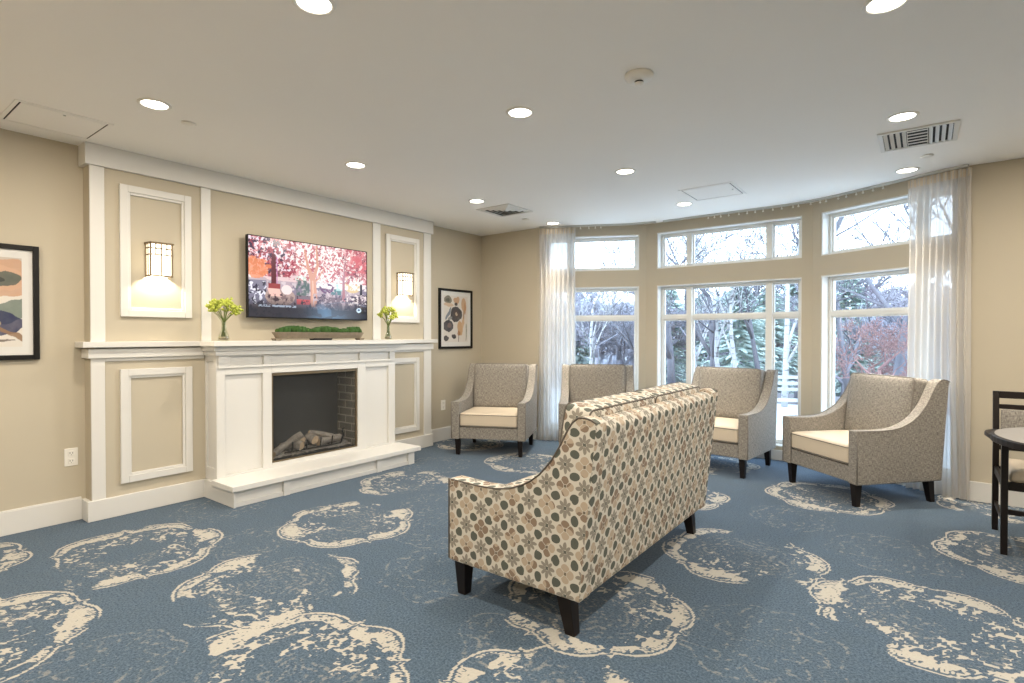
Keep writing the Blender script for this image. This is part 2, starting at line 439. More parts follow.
    for nm, arr in (('cream', cream[used]), ('lace', lace[used])):
        a = me.attributes.new(nm, 'FLOAT', 'POINT'); a.data.foreach_set('value', arr.astype(np.float32))
    me.materials.append(M['carpet'])
    o = bpy.data.objects.new('floor', me); link(o); tag(o, 'blue patterned wall-to-wall carpet with cream medallions', None, None, 'structure')
build_floor()
o = MB().box(A-TH, XR+TH, YF-TH, -.6, -.05, 0).build('floor_bounce', M['oak']); tag(o, 'added pale oak floor out of view, bouncing warm light', kind='structure')  # unseen floor added, kept pale to bounce warm light onto the ceiling
# ceiling following the outline
poly = [(A-TH, YF-TH), (XR+TH, YF-TH), (XR+TH, C+TH), (P3[0]+.1, C+TH), (P2[0]+.05, 6.2+TH), (P1[0]-.05, 6.2+TH), (P0[0]-.1, C+TH), (A-TH, C+TH)]
o = MB().prism(poly, H, H+.12, 'z').build('ceiling', M['ceil']); tag(o, 'smooth off-white painted ceiling', kind='structure')
def struct(name, mb, mat, label=None, bevel=0, parent=None):
    o = mb.build(name, mat, parent, bevel)
    if parent is None: tag(o, label, kind='structure')
    return o
struct('wall_left', MB().box(A-TH, A, YF, C+TH, 0, H), M['wall'], 'beige wall behind the fireplace')
struct('wall_back_left', MB().box(A, P0[0], C, C+TH, 0, H), M['wall'], 'beige back wall left of the bay window')
struct('wall_back_right', MB().box(P3[0], XR, C, C+TH, 0, H), M['wall'], 'beige back wall right of the bay window')
struct('wall_right', MB().box(XR, XR+TH, YF, C+TH, 0, H), M['wall'], 'beige side wall opposite the fireplace')
struct('wall_front', MB().box(A-TH, XR+TH, YF-TH, YF, 0, H), M['wall'], 'beige wall facing the bay window')

def frame_mat(Pa, Pb):
    ux, uy = Pb[0]-Pa[0], Pb[1]-Pa[1]; L = math.hypot(ux, uy); ux /= L; uy /= L
    return Matrix(((ux, -uy, 0, Pa[0]), (uy, ux, 0, Pa[1]), (0, 0, 1, 0), (0, 0, 0, 1))), L
Z = (.14, 1.895, 2.09, 2.52)     # sill, lower head, upper sill, upper head
def facet(name, n, Pa, Pb, s0, s1, mull, side, e0=0, e1=0):
    m, L = frame_mat(Pa, Pb)
    w = MB()
    w.box(0-e0, s0, 0, TH, 0, H, m).box(s1, L+e1, 0, TH, 0, H, m)
    w.box(s0, s1, 0, TH, 0, Z[0], m).box(s0, s1, 0, TH, Z[1], Z[2], m).box(s0, s1, 0, TH, Z[3], H, m)
    struct('wall_'+name, w, M['wall'], 'beige '+side+' wall of the bay around its windows')
    for (za, zb, rail, tier) in ((Z[0], Z[1], 1.515, 'tall lower'), (Z[2], Z[3], None, 'short upper')):
        nm = 'window_%d' % n[0]; n[0] += 1
        e = empty(nm, (0, 0, 0)); e.matrix_world = m @ Matrix.Translation(((s0+s1)/2, 0, za)); tag(e, tier+' window in the '+side+' of the bay', kind='structure')
        c = (s0+s1)/2; l0, l1 = s0-c, s1-c; h = zb-za
        f = MB(); d0, d1 = .10, .17
        # jamb liners then frame
        j = .012
        g = MB().box(l0, l0+j, .004, TH, 0, h).box(l1-j, l1, .004, TH, 0, h).box(l0+j, l1-j, .004, TH, 0, j).box(l0+j, l1-j, .004, TH, h-j, h)
        g.build('jamb', M['vinyl'], e)
        fw = .024
        f.box(l0+j, l0+j+fw, d0, d1, j, h-j).box(l1-j-fw, l1-j, d0, d1, j, h-j)
        f.box(l0+j+fw, l1-j-fw, d0, d1, j, j+fw).box(l0+j+fw, l1-j-fw, d0, d1, h-j-fw, h-j)
        f.build('window_frame', M['vinyl'], e, .004)
        edges = [l0+j+fw] + [q for k in mull for q in (k-c-.030, k-c+.030)] + [l1-j-fw]
        for k in mull:
            MB().box(k-c-.030, k-c+.030, d0-.02, d1-.001, j+fw, h-j-fw).build('mullion', M['vinyl'], e, .003)
        for i in range(0, len(edges), 2):
            a, b2 = edges[i], edges[i+1]
            spans = [(j+fw, h-j-fw)]
            if rail:
                zr = rail-za; MB().box(a, b2, d0, d1-.01, zr-.022, zr+.022).build('rail', M['vinyl'], e, .003)
                spans = [(j+fw, zr-.022), (zr+.022, h-j-fw)]
            for (q0, q1) in spans:
                s = MB(); t = .015
                s.box(a, a+t, d0+.02, d1-.015, q0, q1).box(b2-t, b2, d0+.02, d1-.015, q0, q1).box(a+t, b2-t, d0+.02, d1-.015, q0, q0+t).box(a+t, b2-t, d0+.02, d1-.015, q1-t, q1)
                so = s.build('sash', M['vinyl'], e)
                MB().box(a+t, b2-t, .135, .139, q0+t, q1-t).build('pane', M['glass'], so)
    # baseboard and stool under the window
    bb = MB().box(0, L, -.016, 0, 0, .105, m)
    struct('baseboard_'+name, bb, M['white'], 'white baseboard under the '+side+' bay windows', .003)
cnt = [1]
facet('bay_left', cnt, P0, P1, .10, 1.238, [.405], 'left side', 0, .03)
facet('bay_middle', cnt, P1, P2, .133, 1.672, [.49, 1.35], 'middle')
facet('bay_right', cnt, P2, P3, .088, 1.215, [.93], 'right side', .03, 0)

bh = .152
def base_l(nm, y0, y1, lab): struct(nm, MB().box(A, A+.016, y0, y1, 0, bh).box(A, A+.011, y0, y1, bh, bh+.008), M['white'], lab, .002)
base_l('baseboard_left', YF, 1.22, 'tall white baseboard left of the fireplace')
base_l('baseboard_left_far', 4.545, C, 'tall white baseboard between fireplace and corner')
struct('baseboard_back_left', MB().box(A+.016, P0[0], C-.016, C, 0, bh), M['white'], 'tall white baseboard left of the bay', .002)
struct('baseboard_back_right', MB().box(P3[0], XR, C-.016, C, 0, bh), M['white'], 'tall white baseboard right of the bay', .002)
# ------------------------------------------------------------------ panelled chimney breast
Y0, Y1 = 1.248, 4.535
F0 = B-.012
struct('wall_fireplace', MB().box(A, F0, Y0, 2.46, 0, H).box(A, F0, 3.356, Y1, 0, H).box(A, F0, 2.46, 3.356, 0, .19).box(A, F0, 2.46, 3.356, .99, H), M['wall'], 'beige panelled projection behind the fireplace mantel')
t = MB()
t.box(F0, B+.02, Y0-.028, Y1+.02, 2.49, H).box(A, F0, Y0-.028, Y0, 2.49, H).box(A, F0, Y1, Y1+.02, 2.49, H)
struct('trim_1', t, M['white'], 'white header band along the top of the fireplace panelling', .003)
t = MB()
for a, b2 in ((Y0, 1.335), (1.98, 2.055), (3.687, 3.79), (4.42, Y1)): t.box(F0, B, a, b2, 1.256, 2.49)
struct('trim_2', t, M['white'], 'white upright stiles above the mantel shelf', .003)
t = MB().box(F0, B, Y0, 1.33, .14, 1.205).box(F0, B, 4.42, Y1, .14, 1.205)
t.box(F0, B+.02, Y0-.02, 1.99, 1.14, 1.206).box(F0, B+.02, 3.84, Y1+.02, 1.14, 1.206).box(A, F0, Y0-.02, Y0, 1.14, 1.206)
t.box(F0, B, 1.33, 2.0, 1.115, 1.14).box(F0, B, 3.82, 4.42, 1.115, 1.14)
struct('trim_3', t, M['white'], 'white stiles and rail below the mantel shelf', .003)
t = MB().box(F0, B+.016, Y0-.028, 2.02, 0, .142).box(F0, B+.016, 3.80, Y1+.016, 0, .142).box(A, F0, Y0-.028, Y0, 0, .142).box(A, F0, Y1, Y1+.016, 0, .142)
struct('baseboard_fireplace', t, M['white'], 'white baseboard of the fireplace panelling', .003)
k = 4
for (y0, y1, z0, z1, lab) in ((1.424, 1.904, 1.438, 2.396, 'white picture moulding around the left sconce'), (3.860, 4.341, 1.446, 2.40, 'white picture moulding around the right sconce'),
                              (1.420, 1.904, .226, 1.055, 'white picture moulding low left of the fireplace'), (3.860, 4.338, .214, 1.05, 'white picture moulding low right of the fireplace')):
    w = .068; f = MB()
    for xo, a, q in ((B+.012, 0, .05), (B+.002, .05, w)):
        f.box(F0, xo, y0+a, y0+q, z0+a, z1-a).box(F0, xo, y1-q, y1-a, z0+a, z1-a).box(F0, xo, y0+q, y1-q, z0+a, z0+q).box(F0, xo, y0+q, y1-q, z1-q, z1-a)
    struct('trim_%d' % k, f, M['white'], lab, .0025); k += 1

# ------------------------------------------------------------------ fireplace surround
FX = -4.445
K = FX/-4.33
fp = empty('fireplace_surround', (FX, 2.917, 0), 0, 'white panelled fireplace surround with mantel shelf and raised hearth', 'fireplace')
def fb(name, mb, mat=M['white'], bevel=.003, lab=None, k=True):
    kk = K if k else 1
    mb.v = [(x-FX, y*kk-2.917, 1.3+(z-1.3)*kk) for x, y, z in mb.v]
    o = mb.build(name, mat, fp, bevel)
    if lab: o['label'] = lab
    return o
fb('mantel_shelf', MB().box(A, B+.055, 1.19, 4.59, 1.216, 1.256).box(B+.055, -4.345, 1.945, 3.895, 1.216, 1.256), k=False)
fb('bed_moulding', MB().box(F0, FX+.045, 1.972, 3.862, 1.178, 1.216).box(F0, FX+.028, 1.99, 3.845, 1.14, 1.178), k=False)
ya, yb = 1.965, 3.715
rec = .022
bd = MB()
bd.box(F0, FX, ya, 2.02, .17, 1.045).box(F0, FX, 2.325, 2.40, .17, 1.045).box(F0, FX, 3.265, 3.357, .17, 1.045).box(F0, FX, 3.642, yb, .17, 1.045)
bd.box(F0, FX, 2.02, 2.325, .992, 1.045).box(F0, FX, 3.357, 3.642, .992, 1.045).box(F0, FX, 2.40, 3.265, .988, 1.045).box(F0, FX, 2.40, 3.265, .17, .232)
bd.box(F0, FX, 2.02, 2.325, .17, .21).box(F0, FX, 3.357, 3.642, .17, .21)
fb('front_frame', bd, bevel=.002)
fb('recessed_panel', MB().box(F0, FX-rec, 2.02, 2.325, .21, .992))
fb('recessed_panel', MB().box(F0, FX-rec, 3.357, 3.642, .21, .992))
fr = MB().box(F0, FX-.008, ya, yb, 1.045, 1.15)
for a, b2 in ((ya, 2.05), (2.326, 2.386), (2.804, 2.857), (3.278, 3.361), (3.646, yb)): fr.box(FX-.008, FX+.012, a, b2, 1.06, 1.15)
fr.box(FX-.008, FX+.012, ya, yb, 1.045, 1.062).box(FX-.008, FX+.012, 2.05, 3.646, 1.136, 1.15)
fb('frieze', fr, bevel=.002)
for s_, yy in ((-1, ya), (1, yb)):
    y1 = yy+s_*.010
    f = MB().box(F0, -4.615, yy, y1, .17, 1.15).box(-4.485, FX, yy, y1, .17, 1.15).box(-4.615, -4.485, yy, y1, 1.10, 1.15).box(-4.615, -4.485, yy, y1, .17, .27)
    fb('side_panel', f, bevel=.002)
fb('hearth_slab', MB().box(FX, -4.10, 1.963, 3.87, .126, .168), bevel=.004, k=False)
pl = MB().box(F0, -4.15, 1.985, 3.80, 0, .126).box(F0, FX, 1.985, 3.82, .126, .142)
for a, b2 in ((1.985, 2.0), (2.385, 2.44), (3.33, 3.385), (3.72, 3.80)): pl.box(-4.15, -4.125, a, b2, 0, .126)
for a, b2 in ((2.0, 2.385), (2.44, 3.33), (3.385, 3.72)): pl.box(-4.15, -4.135, a, b2, 0, .035)
fb('hearth_plinth', pl, bevel=.002, k=False)

# firebox insert
fi = empty('fireplace_insert', (-4.51, 2.907, .206), 0, 'dark electric firebox with logs set into the white surround', 'fireplace insert')
def ib(name, mb, mat, bevel=0, lab=None, par=None):
    mb.v = [(x*K+4.51, y*K-2.907, 1.3+(z-1.3)*K-.206) for x, y, z in mb.v]
    o = mb.build(name, mat, par or fi, bevel)
    if lab: o['label'] = lab
    return o
xf, xb = -4.345, -4.63
ib('firebox', MB().box(xb, xb+.01, 2.41, 3.255, .235, .985).box(xb+.01, xf-.01, 2.41, 2.42, .235, .985).box(xb+.01, xf-.01, 2.42, 3.245, .235, .245).box(xb+.01, xf-.01, 2.42, 3.245, .975, .985), M['firedark'])
ib('brick_liner', MB().box(xb+.012, xf-.012, 3.238, 3.25, .247, .973), M['brick'], lab='brown brick side liner')
ib('door_frame', MB().box(xf-.01, xf+.004, 2.402, 2.418, .234, .986).box(xf-.01, xf+.004, 3.249, 3.263, .234, .986).box(xf-.01, xf+.004, 2.418, 3.249, .234, .244).box(xf-.01, xf+.004, 2.418, 3.249, .962, .986), M['bronze'], .002)
ib('mesh_front', MB().box(xf-.008, xf-.0075, 2.418, 3.249, .244, .962), M['fireglass'])
# ember bed
nb = 40; vs = []; fs = []
for i in range(nb+1):
    for j in range(13):
        y = 2.43+.80*i/nb; x = -4.60+.235*j/12
        vs.append((x, y, .256+random.random()*.018+(.02 if 3 < j < 9 else 0)))
for i in range(nb):
    for j in range(12): a = i*13+j; fs.append((a, a+1, a+14, a+13))
ib('ember_bed', MB().add(vs, fs), M['ember'])
def logm(p, q, r0, r1, seed):
    rs = random.Random(seed); p, q = Vector(p), Vector(q); n = 14; m = 9; d = q-p; t = d.normalized(); u = t.orthogonal().normalized(); w = t.cross(u)
    bark = MB(); vs = []; fs = []
    rad = [1+rs.uniform(-.16, .16) for _ in range(n)]
    for j in range(m):
        f = j/(m-1); c = p+d*f+Vector((0, 0, math.sin(f*PI)*.008))
        for i in range(n):
            a = 2*PI*i/n; r = (r0+(r1-r0)*f)*rad[i]*(1+rs.uniform(-.06, .06)); vs.append(tuple(c+u*math.cos(a)*r+w*math.sin(a)*r))
    for j in range(m-1):
        for i in range(n): k_ = (i+1) % n; fs.append((j*n+i, j*n+k_, (j+1)*n+k_, (j+1)*n+i))
    bark.add(vs, fs, None, True); lo = ib('log', bark, M['log'])
    ib('log_end', MB().add(vs[:n], [tuple(range(n))[::-1]]), M['logend'], par=lo); ib('log_end', MB().add(vs[-n:], [tuple(range(n))]), M['logend'], par=lo)
logm((-4.46, 2.555, .31), (-4.40, 2.72, .425), .024, .032, 1)
logm((-4.42, 2.46, .285), (-4.47, 2.60, .335), .030, .030, 2)
logm((-4.48, 2.66, .345), (-4.39, 2.71, .320), .036, .042, 3)
logm((-4.50, 2.70, .375), (-4.41, 2.73, .365), .034, .038, 8)
logm((-4.50, 2.83, .375), (-4.40, 2.85, .355), .036, .042, 4)
logm((-4.47, 2.83, .42), (-4.43, 3.06, .345), .018, .028, 5)
logm((-4.43, 2.90, .32), (-4.45, 3.15, .325), .034, .034, 6)
logm((-4.55, 2.60, .31), (-4.55, 3.00, .33), .035, .035, 7)
g = MB()
for y in (2.62, 2.76, 2.90, 3.02): g.tube([(-4.56, y, .285), (-4.40, y, .285), (-4.385, y, .37)], .006)
g.tube([(-4.40, 2.55, .285), (-4.40, 3.12, .285)], .006).tube([(-4.55, 2.55, .285), (-4.55, 3.12, .285)], .006)
g.tube([(-4.40, 3.12, .285), (-4.40, 3.15, .36), (-4.40, 3.135, .40), (-4.40, 3.155, .43)], .008)
ib('log_grate', g, M['black'])

# ------------------------------------------------------------------ painted grids (screen and art)
def paint_grid(name, w, h, nx, ny, fn, mat, parent, loc, depthx=.0):
    """flat grid in the local y-z plane facing +x with painted vertex colours"""
    u = np.linspace(0, 1, nx); v = np.linspace(0, 1, ny); U, V = np.meshgrid(u, v)
    col = fn(U.ravel(), V.ravel())
    me = bpy.data.meshes.new(name)
    co = np.stack([np.zeros(nx*ny), (U.ravel()-.5)*w, (V.ravel()-.5)*h], 1)
    idx = np.arange(nx*ny).reshape(ny, nx); q = np.stack([idx[:-1,:-1], idx[:-1,1:], idx[1:,1:], idx[1:,:-1]], -1).reshape(-1, 4)
    me.from_pydata(co.tolist(), [], q.tolist()); me.update()
    a = me.attributes.new('paint', 'FLOAT_COLOR', 'POINT')
    a.data.foreach_set('color', np.concatenate([col, np.ones((len(col), 1))], 1).astype(np.float32).ravel())
    me.materials.append(mat); o = bpy.data.objects.new(name, me); o.location = loc; link(o, parent); return o
def srgb(c): c = np.array(c)/255.; return np.where(c < .04, c/12.92, ((c+.055)/1.055)**2.4)
def over(img, m, c):
    m = np.clip(m, 0, 1)[:, None]; return img*(1-m)+srgb(c)[None]*m
def seg(u, v, a, b, r0, r1, asp=1.78):
    ax, ay, bx, by = a[0]*asp, a[1], b[0]*asp, b[1]; px, py = u*asp-ax, v-ay; dx, dy = bx-ax, by-ay
    t = np.clip((px*dx+py*dy)/(dx*dx+dy*dy+1e-9), 0, 1); d = np.hypot(px-t*dx, py-t*dy); return d < (r0+(r1-r0)*t)
def tvpic(u, v):
    p = (u*1.78, v); img = np.ones((len(u), 3))*srgb((238, 222, 222))
    n = lambda s, k, o=3: fbm(p, s, k, o)
    img = over(img, (n(4, 1) > .5)*.8, (222, 190, 192))
    # distant park
    img = over(img, (v < .48+.06*n(6, 3)-.03)*.85, (176, 158, 170)); img = over(img, (v < .45)*(n(14, 5) > .52)*.8, (120, 112, 135))
    img = over(img, (v < .46)*(n(16, 6) > .60)*.9, (215, 200, 205)); img = over(img, (v < .30)*1., (128, 112, 124))
    # sunlit lawn right and green pavilion
    img = over(img, (np.hypot((u-.86)/.09, (v-.50)/.12) < 1)*.9, (226, 200, 150))
    img = over(img, (abs(u-.415) < .055)*(abs(v-.40) < .10)*np.clip((n(22, 83)-.3)*3, 0, .9), (70, 100, 95)); img = over(img, (v > .50)*(v < .62)*(abs(u-.415) < .075*(.62-v)/.12), (205, 216, 205))
    img = over(img, (abs(u-.70) < .05)*(abs(v-.41) < .07)*(n(20, 8) > .42), (92, 132, 138)); img = over(img, (abs(u-.735) < .03)*(abs(v-.45) < .05)*.8, (190, 226, 224))
    img = over(img, (np.hypot((u-.62)/.06, (v-.42)/.07) < 1)*(n(18, 9) > .40), (112, 74, 112))
    # foliage canopies
    can = (v > .55+.12*(n(3, 21)-.5)-.02)
    for k, (s, th, c) in enumerate(((10, .50, (232, 168, 172)), (14, .54, (205, 120, 130)), (20, .57, (178, 84, 98)), (26, .58, (244, 214, 212)), (18, .62, (120, 60, 76)))):
        img = over(img, can*(n(s, 30+k*5) > th)*.9, c)
    img = over(img, (v > .5)*(np.hypot((u-.56)/.30, (v-.80)/.34)+1.3*(n(26, 70)-.5) < .85)*(n(36, 71) > .45), (255, 244, 240)); img = over(img, (v > .42)*(v < .62)*(u > .5)*(n(30, 72) > .47), (252, 236, 232)); img = over(img, (u > .3)*(v > .5)*(n(44, 73) > .60), (190, 110, 116))
    img = over(img, (u < .36)*(v > .52)*(n(24, 77) > .50)*.85, (150, 40, 66)); img = over(img, (u < .34)*(v > .6)*(n(34, 78) > .57), (240, 222, 232)); img = over(img, (u < .3)*(v > .55)*(n(30, 79) > .62), (60, 42, 70))
    img = over(img, (np.hypot((u-.05)/.10, (v-.62)/.13)+1.2*(n(14, 80)-.5) < 1)*.85, (226, 130, 82)); img = over(img, (u > .84)*(v > .68)*(n(18, 81) > .48)*.8, (214, 108, 116))
    # trunks
    def trunk(segs, c, k=1.):
        nonlocal img
        for a, b, r0, r1 in segs: img = over(img, seg(u, v, a, b, r0, r1)*k, c)
    trunk((((.51, .20), (.50, .52), .054, .042), ((.50, .50), (.46, .68), .042, .024), ((.46, .68), (.43, .90), .022, .012), ((.50, .52), (.54, .72), .032, .018), ((.54, .72), (.53, .98), .018, .012),
           ((.55, .56), (.60, .70), .010, .006), ((.47, .64), (.38, .74), .010, .005), ((.52, .50), (.56, .56), .012, .008)), (214, 158, 138))
    trunk((((.505, .20), (.497, .50), .012, .010),), (236, 190, 168))
    trunk((((.775, .22), (.775, .52), .026, .020), ((.775, .5), (.785, .78), .014, .008), ((.775, .52), (.71, .70), .009, .005), ((.78, .5), (.86, .64), .008, .004), ((.785, .7), (.80, .95), .008, .004)), (176, 124, 134))
    trunk((((.185, .40), (.185, .78), .034, .030),), (92, 30, 48)); trunk((((.21, .44), (.21, .76), .008, .008),), (196, 120, 170)); img = over(img, (abs(u-.19) < .045)*(v > .37)*(v < .43), (150, 60, 66))
    trunk((((.945, .36), (.945, .50), .022, .018),), (46, 44, 58))
    # bench chair, cushions, rocks
    img = over(img, (u < .13)*(v < .46)*(v > .16), (120, 118, 140)); img = over(img, (u < .13)*(v < .45)*(v > .16)*(n(26, 91) > .55), (226, 226, 240)); img = over(img, (u < .13)*(v < .45)*(n(30, 92) > .60), (40, 40, 66))
    img = over(img, (np.hypot((u-.235)/.115, (v-.27)/.12) < 1)*(v < .36), (176, 152, 146)); img = over(img, (np.hypot((u-.235)/.105, (v-.25)/.09) < 1)*(n(30, 93) > .5), (128, 106, 108))
    img = over(img, (abs(u-.19+(v-.33)*.2) < .045)*(abs(v-.32) < .05), (238, 190, 180)); img = over(img, np.hypot((u-.285)/.042, (v-.36)/.062) < 1, (244, 220, 218))
    img = over(img, (abs(u-.42) < .055)*(abs(v-.215) < .035), (206, 92, 96)); img = over(img, (u > .12)*(u < .5)*(v < .30)*(n(26, 94) > .62), (70, 50, 64))
    img = over(img, (u > .5)*(v < .34)*(v > .12)*(n(24, 95) > .56)*.9, (196, 178, 186)); img = over(img, (u > .5)*(v < .34)*(v > .12)*(n(28, 96) > .60)*.9, (82, 70, 92))
    img = over(img, (u > .88)*(v < .36)*(v > .14)*(n(24, 97) > .5)*.8, (60, 48, 60)); img = over(img, (u > .8)*(v < .36)*(v > .2)*(n(34, 98) > .62), (236, 222, 220))
    # fading overlay of the interface
    f = np.clip((.26-v)/.14, 0, 1); band = np.clip(1-abs(u-.58-.25*(.2-v))/.20, 0, 1)
    img = img*(1-f[:, None]*.94)+f[:, None]*.94*(srgb((22, 30, 46))[None]+(band*(.35+.65*(n(9, 99, 2) > .5)))[:, None]*(srgb((84, 124, 158))-srgb((22, 30, 46)))[None]*.75)
    img = over(img, (u > .50)*(u < 1)*(abs(v-.14-.10*np.sin((u-.5)*5.2)) < .006)*.5, (120, 130, 150))
    img = over(img, (u > .07)*(u < .36)*(abs(v-.145) < .013)*(n(60, 60, 1) > .36)*.75, (176, 190, 210))
    img = over(img, (np.hypot((u-.922)/.024, (v-.135)/.034) < 1), (214, 234, 250)); img = over(img, (np.hypot((u-.922)/.013, (v-.140)/.014) < 1), (52, 84, 130))
    return img
tv = empty('television', (-4.56, 2.935, 1.806), 0, 'flat screen television showing pink blossoming trees, mounted above mantel', 'television')
tw, thh = 1.235, .705
MB().box(-.035, -.002, -tw/2, tw/2, -thh/2, thh/2).build('casing', M['black'], tv, .003)
be = .007
MB().box(-.002, .004, -tw/2, -tw/2+be, -thh/2, thh/2).box(-.002, .004, tw/2-be, tw/2, -thh/2, thh/2).box(-.002, .004, -tw/2+be, tw/2-be, thh/2-be, thh/2).box(-.002, .004, -tw/2+be, tw/2-be, -thh/2, -thh/2+be*1.4).build('bezel', M['black'], tv)
paint_grid('screen', tw-.012, thh-.012, 420, 236, tvpic, M['screen'], tv, (.001, 0, 0))
MB().box(F0+4.56+.001, -.035, -.2, .2, -.15, .15).build('wall_mount', M['black'], tv)

def art1(u, v):
    p = (u*.8, v); n = lambda s, k, o=3: fbm(p, s, k, o); img = np.ones((len(u), 3))*srgb((232, 226, 216))
    w = (n(5, 3)-.5)*.12; U, V = u+w, v+(n(5, 9)-.5)*.12
    def blob(cx, cy, rx, ry, c, a=0):
        nonlocal img
        dx, dy = (U-cx)*math.cos(a)+(V-cy)*math.sin(a), -(U-cx)*math.sin(a)+(V-cy)*math.cos(a)
        m = np.hypot(dx/rx, dy/ry); img = over(img, (m < 1)*(.80+.2*n(12, 5)), c); return m
    img = over(img, (V > .88)*1., (206, 196, 184))
    blob(.66, .76, .52, .22, (206, 164, 134)); blob(.62, .76, .40, .16, (216, 176, 148))
    blob(.66, .765, .30, .095, (88, 98, 90)); m = blob(.62, .765, .16, .05, (60, 66, 62))
    blob(.86, .40, .40, .10, (120, 134, 124), .45); blob(.20, .52, .30, .12, (196, 160, 130), .2)
    m = blob(.76, .26, .26, .12, (38, 44, 88)); blob(.62, .33, .13, .11, (46, 52, 96)); blob(.70, .27, .07, .04, (198, 176, 150)); blob(.60, .33, .10, .05, (56, 62, 112))
    blob(.15, .25, .20, .12, (90, 92, 84)); blob(.9, .13, .22, .03, (150, 118, 88), -.5); blob(.5, .10, .42, .02, (110, 100, 92), -.1)
    blob(.62, .06, .12, .045, (54, 40, 50)); blob(.2, .93, .16, .05, (120, 96, 80))
    return img
def art2(u, v):
    p = (u*.8, v); n = lambda s, k, o=3: fbm(p, s, k, o); img = np.ones((len(u), 3))*srgb((228, 222, 214))
    U, V = u+(n(6, 3)-.5)*.10, v+(n(6, 9)-.5)*.10
    def blob(cx, cy, rx, ry, c, a=0):
        nonlocal img
        dx, dy = (U-cx)*math.cos(a)+(V-cy)*math.sin(a), -(U-cx)*math.sin(a)+(V-cy)*math.cos(a)
        img = over(img, (np.hypot(dx/rx, dy/ry) < 1)*(.85+.15*n(12, 5)), c)
    blob(.16, .90, .16, .085, (120, 118, 104)); blob(.16, .90, .08, .04, (92, 92, 84)); blob(.20, .79, .20, .04, (214, 186, 160))
    blob(.52, .90, .12, .07, (204, 164, 128)); blob(.50, .82, .07, .04, (60, 48, 46)); blob(.82, .80, .10, .15, (206, 170, 136), .2); blob(.86, .72, .04, .12, (196, 150, 110))
    blob(.50, .60, .235, .16, (48, 44, 50)); blob(.52, .60, .11, .075, (92, 78, 74)); blob(.52, .60, .04, .03, (200, 180, 160))
    blob(.18, .60, .05, .17, (120, 132, 146), -.6); blob(.24, .48, .04, .12, (150, 150, 150), -.8)
    blob(.19, .34, .19, .12, (44, 44, 56)); blob(.22, .35, .08, .05, (130, 110, 106)); blob(.40, .14, .09, .05, (46, 42, 48)); blob(.10, .07, .11, .05, (50, 46, 52))
    blob(.66, .30, .10, .15, (208, 168, 124), .3); blob(.78, .44, .05, .14, (214, 180, 146), -.3); blob(.62, .20, .06, .05, (176, 130, 90)); blob(.93, .22, .03, .22, (150, 158, 142)); blob(.80, .60, .03, .10, (180, 150, 120))
    blob(.60, .08, .012, .10, (70, 66, 66)); return img
def framed(name, y0, y1, z0, z1, fn, lab, fw, mw):
    e = empty(name, (A, (y0+y1)/2, (z0+z1)/2), 0, lab, 'framed picture'); w, h = y1-y0, z1-z0
    f = MB().box(.002, .03, -w/2, -w/2+fw, -h/2, h/2).box(.002, .03, w/2-fw, w/2, -h/2, h/2).box(.002, .03, -w/2+fw, w/2-fw, h/2-fw, h/2).box(.002, .03, -w/2+fw, w/2-fw, -h/2, -h/2+fw)
    f.build('frame', M['black'], e, .003)
    MB().box(.002, .015, -w/2+fw, w/2-fw, -h/2+fw, h/2-fw).build('mat_board', M['mat'], e)
    paint_grid('print', w-2*fw-2*mw, h-2*fw-2*mw, 150, 190, fn, M['print'], e, (.0165, 0, 0))
framed('framed_print', .387, .997, 1.14, 1.895, art1, 'black framed abstract print with navy bloom, partly cut off at the left edge', .032, .055)
framed('framed_print', 4.78, 5.39, 1.136, 1.886, art2, 'black framed print of dark round blooms, between fireplace and corner', .028, .055)

# ------------------------------------------------------------------ outlets
def outlet(y, z, lab):
    e = empty('power_outlet', (A, y, z), 0, lab, 'outlet')
    MB().box(0, .006, -.038, .038, -.062, .062).build('cover_plate', M['plastic'], e, .002)
    for s_ in (-1, 1):
        r = MB().box(.006, .009, -.018, .018, s_*.027-.017, s_*.027+.017).build('receptacle', M['plastic'], e, .002)
        MB().box(.0088, .0096, -.009, -.006, s_*.027-.003, s_*.027+.008).box(.0088, .0096, .006, .009, s_*.027-.003, s_*.027+.008).box(.0088, .0096, -.002, .002, s_*.027-.012, s_*.027-.008).build('slot', M['dark'], r)
outlet(1.165, .449, 'white power outlet on the beige wall left of the fireplace')
outlet(4.865, .437, 'white power outlet on the beige wall behind the corner armchair')

